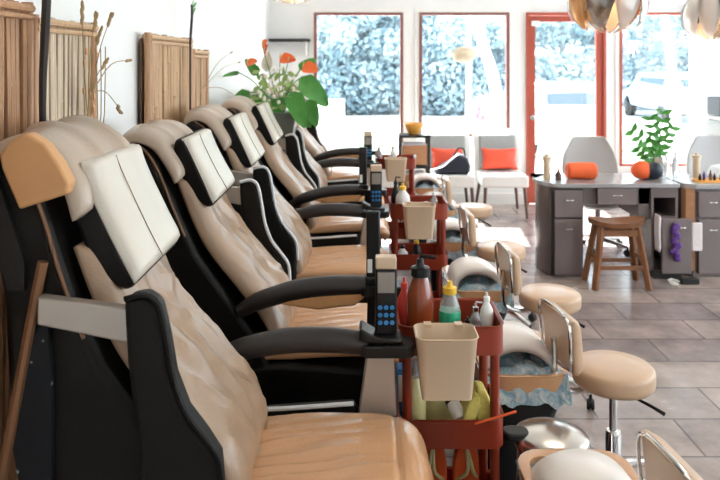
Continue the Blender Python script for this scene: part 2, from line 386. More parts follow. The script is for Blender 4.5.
# fill light panels added on the ceiling, out of view, to brighten the room
for i, (x, y) in enumerate(((1.2, 1.0), (1.2, 4.0), (3.8, 4.0), (3.8, 1.0))):
    t = thing('added_fill_light', 'added unseen fill light panel above the pedicure row' if i < 2 else 'added unseen fill light panel above the desk side', 'lamp', (x, y, 3.0), group='added fill light panels')
    obj('frame', B(-.32, .32, -.32, .32, -.03, 0), M['whitetrim'], t, smooth=False)
    obj('diffuser', B(-.29, .29, -.29, .29, -.036, -.03), M['fill_panel'], t, smooth=False)

# ------------------------------------------------------------------ bamboo screens
def screen(y0, y1, z0, z1, m, label, dens=.028, x=-1.035):
    t = thing('bamboo_screen', label, 'wall screen', (x, y0, z0), group='bamboo screens on the left wall')
    w = y1-y0; h = z1-z0; bm = NB(); n = int(w/dens)
    for i in range(n):
        y = (i+.5)*w/n+R.uniform(-.003, .003); r = dens*.31*R.uniform(.75, 1.2); k = R.uniform(-.006, .006); zz = R.uniform(-.01, .01)
        prof = []
        nodes = sorted(R.uniform(.1, h-.1) for _ in range(3))
        zlist = sorted([.0, h*.25, h*.5, h*.75, h+zz]+[q+e for q in nodes for e in (-.008, 0, .008)])
        pts = [(k*math.sin(q*3+i), y+k*math.sin(q*2.2), q) for q in zlist]
        rs = [r*(1.25 if any(abs(q-nn) < 1e-6 for nn in nodes) else 1) for q in zlist]
        tube(bm, pts, rs, n=7)
    obj('canes', bm, M[m], t)
    for q, nm in ((h-.012, 'top_rail'), (h*.12, 'bottom_rail')):
        bm = NB()
        tube(bm, [(.022, -.005, q), (.022, w+.005, q)], .012, n=8); tube(bm, [(.022, -.005, q-.026), (.022, w+.005, q-.026)], .009, n=8)
        obj(nm, bm, M['bamboo_dark' if m == 'bamboo_dark' else 'bamboo'], t)
    for yy in (0, w): obj('side_pole', T([(.01, yy, -.01), (.01, yy, h+.008)], .017, n=10), M['bamboo_dark'], t)
    obj('gap_sheet', B(-.03, -.018, 0, w, 0, h-.02), M['gap_sheet'], t, smooth=False)  # dark sheet added behind the canes to darken the gaps
    return t
screen(1.30, 2.22, .25, 1.87, 'bamboo_dark', 'brown bamboo cane screen nearest the camera, behind the front chair', .034)
screen(2.26, 2.76, .25, 1.835, 'bamboo_pale', 'pale weathered bamboo cane screen beside the tall dark branch', .030)
screen(3.48, 4.33, .40, 1.825, 'bamboo', 'honey coloured bamboo screen in the middle of the white wall', .052)
screen(4.37, 4.80, .40, 1.76, 'bamboo', 'narrow bamboo screen between the honey screen and the flower pot', .043)
def branch(name, pts, r, label, cat='branch', leaves=0):
    t = thing(name, label, cat, pts[0]); b = Vector(pts[0])
    P = [Vector(p)-b for p in pts]
    obj('stem', T(P, r, n=7, smooth=14), M['branch'], t)
    if leaves:
        bm = NB()
        for k in range(leaves):
            p = P[-1].lerp(P[-2], R.uniform(0, .9)); leaf(bm, p, (R.uniform(.1, .6), R.uniform(-1, 1), R.uniform(.2, 1)), (1, 0, .1), .05, .008)
        obj('twig_leaves', bm, M['leaf'], t)
    return t
branch('dark_branch', [(-.985, 2.25, 0), (-.985, 2.25, .6), (-.975, 2.22, 1.3), (-.97, 2.20, 1.6), (-.97, 2.22, 1.8), (-.965, 2.24, 2.1)], [.008, .009, .010, .011, .014, .014], 'thick black branch standing upright in front of the pale bamboo screen')
branch('dark_branch', [(-.99, 4.20, 0), (-.99, 4.2, 1.62), (-.985, 4.18, 1.8), (-.98, 4.2, 1.95), (-.975, 4.17, 2.02)], [.006, .006, .008, .006], 'thin black twig with small green leaves above the honey bamboo screen', leaves=10)
def grass(base, tips, label):
    t = thing('dried_grass', label, 'dried grass', base, group='dried grass sprays along the left wall'); b = Vector(base)
    bm = NB(); bs = NB()
    for tp in tips:
        e = Vector(tp)-b; mid = e*.5+Vector((.0, -.02, .04)); tube(bm, [(0, 0, 0), mid, e], [.0022, .0014], n=5, smooth=8)
        d = (e-mid).normalized()
        for k in range(6):
            p = e-d*(k*.011); ellipsoid(bs, p+Vector((R.uniform(-.004, .004),)*3), (.006, .006, .016), n=6, m=5, M4=d.to_track_quat('Z', 'Y').to_matrix().to_4x4())
    obj('stem', bm, M['seed'], t); obj('seed_head', bs, M['seed'], t)
def WL(px, py, x=-.95):
    Y = 720*x/(px-360); return (x, Y, 1.7-(py-60)*Y/720)
grass(WL(88, 122), [WL(83, 4), WL(96, 14), WL(100, 30), WL(112, 14), WL(107, 60)], 'dried grass spray with seed heads rising at the edge of the pale screen')
grass(WL(92, 92), [WL(131, 60), WL(122, 112)], 'two thin arching grass stalks on bare white wall between the screens')
grass(WL(203, 88, -.97), [WL(232, 52, -.97), WL(240, 62, -.97), WL(238, 98, -.97)], 'faint dried stalks on the wall left of the orange flowers')
bm = NB(); bs = NB()
for k in range(26):
    y = 2.58+R.uniform(-.05, .09); z = R.uniform(1.28, 1.74); ellipsoid(bs, (-.975, y, z), (.005, .009, .014), n=6, m=5)
for k in range(3): tube(bm, [(-.975, 2.6+k*.03, 0), (-.965, 2.6+k*.03, 1.2), (-.955, 2.62+k*.035, 1.5), (-.955, 2.60+k*.05, 1.75)], .002, n=5, smooth=6)
t = thing('dried_grass', 'spray of rust brown seed husks lying against the pale bamboo', 'dried grass', (0, 0, 0), group='dried grass sprays along the left wall')
obj('stem', bm, M['seed'], t); obj('seed_head', bs, M['orange_tan'], t)

# ------------------------------------------------------------------ pedicure chairs
def back_wr(seed):
    def f(t, v):
        w = .010*noise.noise(Vector((t*5+seed, v*2.2, seed)))
        w += .022*(1-abs(math.sin(7*(t*.6+v*.75)+2.5*noise.noise(Vector((t*3, v*2, seed))))))**1.6*math.exp(-((v-.35)/.6)**2)*(.35+.65*t)
        w += .012*(1-abs(math.sin(11*(t*.9-v*.5)+2*noise.noise(Vector((t*2, v*3, seed+9))))))**2
        w -= .012*math.exp(-((v)/.02)**2)
        w += .012*v*v
        return w
    return f
def seat_wr(seed):
    def f(t, v):
        k = max(0, 1-t/.72)
        w = .007*noise.noise(Vector((t*4, v*2.5, seed)))
        a = v*13-t*8+2.2*noise.noise(Vector((t*2.5, v*2.5, seed+3)))
        w += .030*(1-abs(math.sin(a)))**1.3*k*(.5+.8*abs(noise.noise(Vector((t*3+7, v*2, seed)))))
        w -= .012*math.exp(-((t-.70)/.012)**2)
        return w
    return f
ARM = [(-.46, .745), (-.38, .775), (-.24, .803), (-.10, .806), (.02, .795)]
def arm_down(root, y, lift=0, outer=False, tip=True, pz=0):
    a = bpy.data.objects.new('armrest', None)
    L = lift
    pts = [(x, y, z+L*(i/4)) for i, (x, z) in enumerate(ARM)]
    pad = obj('armrest', T(pts, [.026, .036, .041, .041, .038], n=16, smooth=20, ref=Vector((0, 1, 0)), flat=.95), M['dark_pad'], root)
    bpy.data.objects.remove(a)
    if tip:
        obj('arm_tip', prism_z(NB(), rrect(.0, .175, y-.05, y+.05, .03), .765+L, .803+L), M['black_plastic'], pad, bevel=.006)
    bm = NB()
    if not outer:
        prism(bm, [(-.42, .74), (-.36, .66-pz), (-.30, .635-pz), (-.02, .655-pz), (.0, .575), (-.42, .55)], y-.022, y+.022)
        obj('arm_panel', bm, M['black_leather'], pad, bevel=.008)
        obj('piping', T([(-.40, y-.026, .73), (-.35, y-.026, .665-pz), (-.30, y-.026, .642-pz), (-.02, y-.026, .66-pz)], .007, n=7, smooth=12), M['piping_white'], pad, label='pale piping')
        obj('arm_post', prism(NB(), [(-.005, .575), (.115, .575), (.108, .77+L), (.022, .77+L)], y-.03, y+.03), M['silver'], pad, bevel=.006, label='silver post under the armrest')
    else:
        obj('arm_underside', prism(NB(), [(-.30, .765+L*.3), (-.16, .745+L*.3), (-.02, .745+L*.6), (.05, .785+L), (.0, .80+L), (-.25, .79+L*.6)], y-.028, y+.028), M['orange_tan'], pad, bevel=.01, label='tan underside of the lifted armrest')
        obj('arm_post', prism(NB(), [(.02, .55), (.09, .55), (.10, .77+L), (.03, .77+L)], y-.025, y+.025), M['black_plastic'], pad, bevel=.006)
WING = [(-.548, 1.145), (-.50, 1.155), (-.468, 1.13), (-.45, 1.05), (-.435, .96), (-.405, .88), (-.36, .82), (-.328, .77), (-.32, .68), (-.33, .56), (-.50, .55), (-.515, .80), (-.54, 1.0)]
def arm_up(root, y, far):
    w = obj('raised_armrest', prism(NB(), WING, y-.038, y+.038), M['black_leather'], root, bevel=.016)
    edge = [(x+.004, y-.036, z+.002) for x, z in WING[0:9]]
    obj('piping', T(edge, .0075, n=7, smooth=24), M['piping_white'] if far else M['black_leather'], w)
    obj('arm_bar', prism(NB(), [(-.755, 1.145), (-.53, 1.115), (-.53, 1.035), (-.755, 1.08)], y-.018, y+.018), M['silver'], w, bevel=.005, label='flat silver bar')
def chair(k, Yc, near, far, label, tanside=False):
    H = lambda pts: [(x, z) if z < 1.12 else (x, 1.12+(z-1.12)*(1.0 if tanside else .74)) for x, z in pts]
    H3 = lambda pts: [(x, y, 1.12+(z-1.12)*(1.0 if tanside else .74)) if z > 1.12 else (x, y, z) for x, y, z in pts]
    t = thing('pedicure_chair', label, 'pedicure chair', (0, Yc, 0), group='pedicure chairs in a row along the left wall')
    base = obj('base', prism(NB(), [(-.78, 0), (.16, 0), (.16, .33), (.07, .52), (-.30, .545), (-.70, .50)], -.27, .27), M['black_leather'], t, bevel=.02)
    obj('backrest', prism(NB(), H([(-.33, .50), (-.41, .66), (-.52, .82), (-.62, .96), (-.685, 1.10), (-.735, 1.25), (-.775, 1.38), (-.82, 1.452), (-.875, 1.48), (-.92, 1.44), (-.925, 1.34), (-.865, 1.15), (-.845, .80), (-.80, .55), (-.75, .48)]), -.265, .265), M['black_leather'], t, bevel=.022)
    for s in (-1, 1):
        obj('piping', T(H3([(-.86, s*.268, 1.475), (-.81, s*.268, 1.43), (-.765, s*.268, 1.33), (-.72, s*.268, 1.18), (-.665, s*.268, 1.03)]), .005, n=6, smooth=14), M['piping_brown'], t, label='brown edge piping')
    # profiles run so that the left normal points forward/up
    bp = [(-.315, .575), (-.36, .70), (-.46, .83), (-.57, .965), (-.635, 1.08), (-.70, 1.24)]
    obj('back_cushion', cushion(bp[::-1], -.245, .245, .052, nt=44, nv=34, wr=back_wr(k*3.1), taper=lambda u: .9+.1*min(1, u*1.6)), M['cream_leather'], t, angle=180)
    hp = H([(-.70, 1.27), (-.735, 1.36), (-.79, 1.455), (-.86, 1.49), (-.92, 1.46)])
    if tanside: hp = [(-.69, 1.31), (-.715, 1.39), (-.765, 1.45), (-.83, 1.475), (-.91, 1.45)]
    hc = obj('head_cushion', cushion(hp[::-1], -.25, .25, .045, nt=26, nv=48, wr=lambda u, v, s=k: (.020 if s == 1 else .010)*(1-abs(math.sin(v*4.5+.6*u+s)))**2+.006*noise.noise(Vector((u*3, v*3, s)))), M['head_leather'], t, angle=180)
    if tanside:
        obj('head_side', prism(NB(), [(-.861, 1.475), (-.837, 1.505), (-.797, 1.527), (-.754, 1.50), (-.718, 1.452), (-.694, 1.406), (-.70, 1.379), (-.813, 1.343), (-.854, 1.44)], -.285, -.235), M['orange_tan'], hc, bevel=.007, label='orange tan leather side of the headrest')
        obj('trim_bar', T([(-.755, -.285, 1.22), (-.785, -.285, 1.07), (-.835, -.285, .80), (-.87, -.285, .62)], .013, n=8, smooth=10), M['bronze'], t, label='bronze trim rod')
        obj('side_panel', prism(NB(), [(-.79, 1.03), (-.745, 1.08), (-.735, .90), (-.74, .55), (-.80, .62), (-.83, .78)], -.283, -.264), M['speckle'], t, label='glossy black speckled side panel')
        obj('strap', prism(NB(), [(-.92, 1.45), (-.875, 1.45), (-.80, 1.22), (-.80, 1.15), (-.84, 1.15), (-.89, 1.30)], -.285, -.262), M['black_plastic'], t)
    pil = obj('pillow', cushion([(-.695, 1.445), (-.675, 1.38), (-.615, 1.25), (-.560, 1.145)] if tanside else [(-.690, 1.395), (-.672, 1.34), (-.62, 1.235), (-.568, 1.145)], -.205, .205, .034, nt=26, nv=24, back=.004, pv=10, pt=12,
        wr=lambda u, v, s=k: .003*noise.noise(Vector((u*4, v*3, s)))-.006*math.exp(-((v+.22)/.018)**2)), M['pillow'], t, angle=180, label='pale cream pillow front')
    obj('pillow_side', prism(NB(), [(-.705, 1.436), (-.556, 1.14), (-.585, 1.122), (-.665, 1.17), (-.74, 1.38), (-.735, 1.425)] if tanside else [(-.685, 1.40), (-.561, 1.14), (-.59, 1.125), (-.665, 1.17), (-.728, 1.34), (-.72, 1.39)], -.207, .207), M['black_leather'], pil, bevel=.014, label='black pillow side')
    pf = [(-.695, 1.43), (-.675, 1.38), (-.615, 1.25), (-.566, 1.155)] if tanside else [(-.690, 1.385), (-.672, 1.34), (-.62, 1.235), (-.574, 1.155)]
    obj('seam', T([(x+.032, -.045, z+.012) for x, z in pf], .0014, n=6, smooth=14), M['piping_brown'], pil)
    sp = [(-.38, .565), (-.28, .565), (-.12, .575), (.04, .575), (.14, .55), (.175, .49)]
    obj('seat', cushion(sp, -.25, .25, .046, nt=70, nv=64, wr=seat_wr(k*1.7), taper=lambda u: 1 if u < .75 else 1-.35*((u-.75)/.25)**2), M['tan_leather'], t, angle=180)
    if near == 'up': arm_up(t, -.30, not tanside)
    elif near: arm_down(t, -.27, lift=.05, outer=True)
    if far == 'up': arm_up(t, .30, True)
    elif far: arm_down(t, .30, pz=.045 if tanside else 0)
    # foot spa
    sb = obj('foot_spa', prism(NB(), [(.49, 0), (.69, 0), (.72, .25), (.79, .405), (.48, .405), (.47, .25)], -.24, .24), M['black_plastic'], t, bevel=.03)
    obj('basin_rim', tray(.475, .80, -.27, .22, .405, .495, r=.08, t=.03), M['tan_leather'], sb, label='tan padded rim')
    bm = NB(); n = 22; g = []
    for i in range(n+1):
        row = []
        for j in range(n+1):
            u, v = i/n*2-1, j/n*2-1
            z = .475+.06*(1-u*u)*(1-v*v)+.03*noise.noise(Vector((u*4, v*4, k)))+.018*noise.noise(Vector((u*11, v*11, k+5)))
            row.append(bm.verts.new((.635+u*.165, v*.245-.045, z-.075*max(0, (-v-.72)/.28)**2+.02*max(0, 1-abs(v+.75)/.2))))
        g.append(row)
    for i in range(n):
        for j in range(n): bm.faces.new((g[i][j], g[i+1][j], g[i+1][j+1], g[i][j+1]))
    bmesh.ops.solidify(bm, geom=bm.faces[:], thickness=.006)
    obj('plastic_liner', bm, M['liner'], sb, angle=180, label='crumpled clear plastic liner')
    bm = NB(); P = spl([(.49, 0, .51), (.51, 0, .565), (.57, 0, .60), (.65, 0, .602), (.72, 0, .572), (.775, 0, .505), (.79, 0, .44)], 22); oo = []; ii = []
    for p_i, p in enumerate(P):
        d = (P[min(p_i+1, 22)]-P[max(p_i-1, 0)]).normalized(); nn = Vector((-d.z, 0, d.x))
        for lst, off in ((oo, 0), (ii, -.022)):
            q = p+nn*off; lst.append([bm.verts.new((q.x, yy, q.z-zz)) for yy, zz in ((-.21, .014), (-.20, 0), (-.06, -.004), (.04, .006), (.10, .045))])
    for a in (oo, ii):
        for r0, r1 in zip(a, a[1:]):
            for j in range(4): bm.faces.new((r0[j], r0[j+1], r1[j+1], r1[j]))
    for r0, r1, s0, s1 in zip(oo, oo[1:], ii, ii[1:]):
        bm.faces.new((r0[0], r1[0], s1[0], s0[0])); bm.faces.new((r0[4], s0[4], s1[4], r1[4]))
    for e in (0, -1):
        for j in range(4): bm.faces.new((oo[e][j], ii[e][j], ii[e][j+1], oo[e][j+1]))
    obj('footrest_hood', bm, M['hood'], sb, angle=180, label='arched pale footrest cover')
    return t
chair(1, 2.0, 'up', 'down', 'nearest black and cream pedicure chair, front armrest raised, orange tan headrest side', tanside=True)
chair(2, 3.0, 'down', 'up', 'second pedicure chair from the front, near armrest lowered beside the first trolley')
chair(3, 4.0, 'up', 'down', 'third pedicure chair from the front, tan seat seen between raised and lowered armrests')
chair(4, 5.0, 'down', 'up', 'fourth pedicure chair from the front, just before the orange flower pot')
chair(5, 6.0, 'up', 'down', 'fifth pedicure chair, mostly behind the orange flower pot')
chair(6, 7.0, 'down', 'up', 'farthest pedicure chair, close under the first window')

# remotes standing on the lowered armrests
def remote(x, y, z, label, back=False, s=1.0):
    t = thing('remote_control', label, 'remote control', (x, y, z), group='remote handsets on the armrests')
    if not back:
        bm = prism(NB(), [(-.085, .012), (-.045, 0), (.055, 0), (.05, .014), (-.03, .018), (-.075, .045), (-.082, .045)], -.045, .045)
        obj('dock', bm, M['black_plastic'], t, bevel=.006)
        obj('handset', B(-.034, .036, -.012, .022, .014, .262), M['black_plastic'], t, bevel=.009)
        obj('end_cap', B(-.032, .034, -.016, .024, .225, .264), M['bin'], t, bevel=.004, label='pale metallic top end')
        obj('display', B(-.026, .028, -.0145, -.012, .15, .215), M['screen'], t, bevel=.001)
        bm = NB()
        for r in range(3):
            for c in range(3): lathe(bm, [(0, 0), (.0075, 0), (.0065, .003), (0, .003)], n=10, M4=Matrix.Translation((-.018+c*.019, -.012, .055+r*.024)) @ Matrix.Rotation(PI/2, 4, 'X'))
        obj('keypad', bm, M['blue'], t, label='blue round keys')
    else:
        obj('dock', B(-.03, .035, -.03, .03, 0, .03), M['black_plastic'], t, bevel=.006)
        obj('handset', B(-.026, .026, -.014, .014, .02, .275), M['black_plastic'], t, bevel=.008)
        obj('sticker', B(-.022, -.004, -.0155, -.014, .045, .095), M['white_plastic'], t, label='small pale sticker')
    return t
remote(.082, 2.30, .810, 'black handset with blue keys upright on the nearest lowered armrest')
remote(.05, 2.73, .853, 'tall plain black handset back with sticker, on second chair armrest', back=True)
remote(.095, 4.30, .810, 'small black and blue handset on the third chair armrest')
remote(.02, 4.73, .853, 'black handset back on the fourth chair armrest', back=True)
remote(.07, 6.30, .810, 'farthest dark handset standing against the bright window')

# ------------------------------------------------------------------ trolleys
def cart(x, y, label):
    t = thing('utility_trolley', label, 'trolley', (x, y, 0), group='red trolleys between the chairs')
    for nm, z0, z1 in (('top_tray', .735, .825), ('middle_tray', .43, .52), ('bottom_tray', .12, .21)):
        obj(nm, tray(-.175, .175, -.14, .14, z0, z1, r=.045, t=.008), M['cart'], t)
    for sx in (-1, 1):
        for sy in (-1, 1):
            bm = NB(); tube(bm, [(sx*.145, sy*.112, .06), (sx*.145, sy*.112, .74)], .016, n=10)
            p = obj('post', bm, M['cart'], t)
            bm = NB(); lathe(bm, [(0, -.013), (.03, -.013), (.03, .013), (0, .013)], M4=Matrix.Translation((sx*.145, sy*.112, .031)) @ Matrix.Rotation(PI/2, 4, 'Y')); tube(bm, [(sx*.145, sy*.112, .03), (sx*.145, sy*.112, .07)], .008)
            obj('caster', bm, M['tyre'], p)
    return t
def bin_(x, y, z, label):
    b = obj('waste_bin', tray(-.095, .095, -.07, .07, -.19, 0, r=.03, t=.005, taper=.018), M['bin'])
    tag(b, label, 'bin', (x, y, z), 'cream bins hooked on the trolleys')
    for sx in (-.05, .05): obj('hook', B(sx-.012, sx+.012, .055, .085, -.004, .006), M['bin'], b)
def pump_bottle(name, label, loc, body, r, h, mb, mp, neck=.35, band=None, nozzle=True, cat='bottle', group=None):
    t = thing(name, label, cat, loc, group=group)
    prof = [(0, 0), (r*.96, 0), (r, .006), (r, h*.45), (r*.92, h*.58), (r*neck*1.15, h*.74), (r*neck, h*.78), (0, h*.78)]
    obj('body', Lt(prof, n=20), M[mb], t)
    bm = NB(); lathe(bm, [(0, h*.77), (r*neck*1.35, h*.77), (r*neck*1.35, h*.87), (r*neck*.6, h*.89), (r*neck*.5, h*.97), (0, h*.97)], n=14)
    if nozzle: tube(bm, [(0, 0, h*.95), (0, 0, h), (r*1.1, 0, h*.985)], r*.16, n=7)
    obj('pump', bm, M[mp], t)
    if band: obj('label', Lt([(r*1.02, .004), (r*1.03, h*.08), (r*1.03, h*band[1]), (r*1.0, h*band[1]+.002)], n=20), M[band[0]], t)
    return t
names = ['nearest terracotta red trolley with bottles and cream bin', 'second red trolley beside the third pedicure chair', 'farthest red trolley, small before the drawer tower']
for i, (y, cx) in enumerate(((2.49, .30), (4.49, .36), (6.49, .32))):
    cart(cx, y, names[i])
    bin_(cx-.03+.02*(i > 0), y-.215, .838, ['large cream waste bin hooked on the nearest trolley', 'cream waste bin on the middle trolley', 'small cream waste bin on the farthest trolley'][i])
# nearest trolley, top
pump_bottle('pump_bottle', 'amber brown pump bottle with dark collar in nearest trolley top tray', (.205, 2.45, .743), 0, .047, .29, 'amber', 'black_plastic', neck=.5)
pump_bottle('squeeze_bottle', 'clear bottle with yellow cap and green band beside the brown bottle', (.308, 2.47, .743), 0, .036, .205, 'clear', 'yellow', neck=.5, band=('green', .48), nozzle=False)
pump_bottle('spray_bottle', 'red bottle behind the black handset on nearest trolley', (.155, 2.53, .743), 0, .026, .20, 'red_plastic', 'red_plastic', nozzle=False)
pump_bottle('pump_bottle', 'small clear pump bottle with silver neck, right part of nearest trolley', (.395, 2.46, .743), 0, .022, .13, 'clear', 'chrome')
pump_bottle('pump_bottle', 'white nozzle bottle at right end of nearest trolley', (.44, 2.50, .743), 0, .024, .155, 'white_plastic', 'white_plastic', nozzle=False)
pump_bottle('pump_bottle', 'short glass polish bottle between the cream bin and white bottle', (.36, 2.41, .743), 0, .018, .10, 'clear', 'black_plastic', nozzle=False)
# nearest trolley, middle
pump_bottle('spray_bottle', 'clear pump bottle of pale yellow lotion, left in trolley middle tray', (.185, 2.43, .438), 0, .038, .25, 'yliquid', 'clear')
s = obj('sponge', cushion([(-.03, 0), (-.028, .06), (0, .13), (.02, .14)][::-1], -.045, .045, .035, nt=14, nv=12), M['ygreen'], angle=180); tag(s, 'yellow green sponge standing left of its pair in the middle tray', 'sponge', (.375, 2.42, .44), 'yellow sponges')
s2 = obj('sponge', prism(NB(), [(-.03, 0), (.045, 0), (.03, .10), (.005, .155), (-.025, .16)], -.045, .045), M['ygreen'], bevel=.01); tag(s2, 'yellow green sponge leaning at the right end of the middle tray', 'sponge', (.415, 2.44, .44), 'yellow sponges')
tb = obj('jar', Lt([(0, 0), (.022, 0), (.024, .03), (.022, .06), (0, .06)], n=20), M['white_plastic']); tag(tb, 'white round tub lying below the bin, black lid facing out', 'tub', (.335, 2.40, .50)); tb.rotation_euler = (-.9, -.5, 0)
obj('jar_lid', Lt([(0, .06), (.025, .06), (.025, .075), (0, .075)], n=20), M['black_plastic'], tb)
bb = obj('jar', Lt([(0, 0), (.06, 0), (.065, .06), (.06, .12), (.03, .13), (0, .13)], n=22), M['yliquid']); tag(bb, 'pale yellow tub in the middle of the trolley tray behind the bin', 'tub', (.265, 2.53, .44))
pk = thing('product_packet', 'blue and white packet at the far left of the middle tray', 'packet', (.15, 2.52, .44)); obj('packet', B(-.02, .02, -.03, .03, 0, .19), M['blue'], pk, bevel=.004); obj('print', B(-.018, .018, -.033, -.03, .08, .17), M['white_plastic'], pk)
rb = obj('nail_brush', Lt([(0, 0), (.022, .005), (.026, .03), (.02, .05), (0, .055)], n=14), M['red_plastic']); tag(rb, 'red nail brush beside the blue packet', 'brush', (.148, 2.42, .44)); 
st = tag(obj('wooden_stick', T([(0, 0, 0), (.13, -.02, .05)], .004, n=6), M['orange']), 'orange wooden stick resting over the right edge of the middle tray', 'stick', (.375, 2.345, .515))
# bottom tray: orange sandals
for i, (x, rz) in enumerate(((.25, -.25), (.36, .2))):
    t = thing('flip_flop', ['orange sandal standing in the bottom tray, left one', 'orange sandal standing in the bottom tray, right one'][i], 'sandal', (x, 2.45, .135), rz, 'orange sandals in nearest trolley')
    pts = [(.045*math.cos(a)*(1+.15*math.sin(a)), .13*math.sin(a)+.15) for a in [2*PI*q/24 for q in range(24)]]
    obj('sole', prism(NB(), pts, -.012, .012), M['orange'], t, bevel=.004)
    obj('strap', T([(-.04, .0, .14), (-.01, -.045, .19), (0, -.01, .25), (.01, -.045, .19), (.04, 0, .14)], .006, n=6, smooth=14), M['yliquid'], t)
# middle trolley
pump_bottle('pump_bottle', 'white bottle with yellow cap on the middle trolley top', (.265, 4.46, .743), 0, .045, .20, 'white_plastic', 'yellow', nozzle=False)
pump_bottle('pump_bottle', 'slim black pump bottle left on the middle trolley', (.225, 4.54, .743), 0, .028, .22, 'black_plastic', 'black_plastic')
pump_bottle('pump_bottle', 'clear pump bottle right on the middle trolley', (.46, 4.48, .743), 0, .025, .15, 'clear', 'white_plastic')
pump_bottle('pump_bottle', 'white tube in the lower tray of the middle trolley', (.26, 4.42, .438), 0, .035, .14, 'white_plastic', 'black_plastic', nozzle=False)
pump_bottle('pump_bottle', 'black bottle in the lower tray of the middle trolley', (.35, 4.44, .438), 0, .03, .17, 'black_plastic', 'yellow', nozzle=False)
# farthest trolley
pump_bottle('pump_bottle', 'clear bottle on the farthest trolley, left', (.17, 6.5, .743), 0, .035, .19, 'clear', 'chrome')
pump_bottle('pump_bottle', 'grey bottle on the farthest trolley beside the clear one', (.30, 6.53, .743), 0, .03, .20, 'white_plastic', 'chrome', nozzle=False)

# ------------------------------------------------------------------ stools
def stool(x, y, rz, label, zs=.515):
    t = thing('rolling_stool', label, 'stool', (x, y, 0), rz, 'round rolling stools with backrests')
    r = .155
    obj('seat', Lt([(0, zs-.072), (r*.93, zs-.072), (r*.99, zs-.062), (r, zs-.05), (r, zs-.02), (r*.985, zs-.008), (r*.93, zs), (r*.5, zs+.004), (0, zs+.004)], n=40), M['tan_leather'] if False else M['stool_tan'], t)
    bk = obj('backrest', cushion([(-.205, zs+.03), (-.21, zs+.13), (-.22, zs+.225)][::-1], -.135, .135, .03, nt=18, nv=20, back=.018, pv=8, pt=6), M['stool_tan'], t, angle=180)
    bm = NB()
    tube(bm, [(-.05, 0, zs-.085), (-.17, 0, zs-.09), (-.235, 0, zs-.05), (-.24, 0, zs+.06), (-.245, 0, zs+.12)], .012, n=8, smooth=18)
    tube(bm, [(-.23, -.12, zs+.04), (-.24, -.137, zs+.12), (-.245, -.125, zs+.22), (-.245, 0, zs+.24), (-.245, .125, zs+.22), (-.24, .137, zs+.12), (-.23, .12, zs+.04), (-.23, 0, zs+.025), (-.23, -.12, zs+.04)], .006, n=8, smooth=44)
    obj('back_frame', bm, M['chrome'], bk)
    obj('gas_lift', Lt([(0, .1), (.03, .1), (.03, .25), (.026, .26), (.016, .262), (.016, zs-.08), (.06, zs-.08), (.06, zs-.07), (0, zs-.07)], n=16), M['chrome'], t)
    obj('lever', T([(.02, -.03, zs-.09), (.09, -.13, zs-.11), (.12, -.16, zs-.125)], [.005, .008], n=6), M['black_plastic'], t)
    for k in range(5):
        a = 2*PI*k/5+.3; c, s_ = math.cos(a), math.sin(a)
        lg = obj('leg', T([(0, 0, .125), (c*.12, s_*.12, .105), (c*.235, s_*.235, .07)], [.022, .015, .012], n=8, smooth=8), M['chrome'], t)
        bm = NB(); MM = Matrix.Translation((c*.235, s_*.235, .027)) @ Matrix.Rotation(a+.6, 4, 'Z') @ Matrix.Rotation(PI/2, 4, 'Y')
        lathe(bm, [(0, -.018), (.022, -.018), (.026, -.012), (.026, -.004), (.02, -.003), (.02, .003), (.026, .004), (.026, .012), (.022, .018), (0, .018)], n=14, M4=MM)
        tube(bm, [(c*.235, s_*.235, .03), (c*.235, s_*.235, .075)], .008)
        obj('caster', bm, M['tyre'], lg)
M['stool_tan'] = mat('stool_tan_vinyl', (.60, .40, .26), .36, noise_amt=.05, coat=.15)
stool(.985, 2.80, .15, 'nearest complete tan rolling stool, five-star chrome base visible')
stool(.97, 3.68, .08, 'tan rolling stool in front of the grey desk pedestal')
stool(.90, 4.60, .05, 'tan rolling stool third in line, half behind the one before it')
stool(.92, 5.85, -.05, 'small tan rolling stool farthest back, before the white chairs')
stool(.98, 1.76, .10, 'tan stool cut off at the bottom right edge, only backrest seen')

# pedal bin
t = thing('pedal_bin', 'round stainless steel pedal bin with domed lid near the front', 'bin', (.645, 2.43, 0))
obj('body', Lt([(0, .0), (.118, 0), (.118, .02), (.115, .025), (.115, .405), (0, .405)], n=44), M['steel'], t)
obj('base_ring', Lt([(.115, 0), (.122, 0), (.122, .022), (.115, .024)], n=44), M['black_plastic'], t)
lid = obj('lid', Lt([(0, .405), (.124, .405), (.126, .412), (.125, .43), (.120, .437), (.10, .445), (.06, .453), (0, .457)], n=44), M['steel'], t)
obj('hinge', prism_z(NB(), rrect(-.165, -.075, -.035, .035, .03), .425, .452), M['black_plastic'], t, bevel=.008)
obj('pedal', B(.06, .14, -.13, -.10, .015, .03), M['black_plastic'], t, bevel=.004)
# white pump cap beside bin
pb = pump_bottle('lotion_bottle', 'white bottle with round cap at the bottom edge beside pedal bin', (.543, 2.305, .0), 0, .028, .41, 'white_plastic', 'white_plastic', neck=.6, nozzle=False)

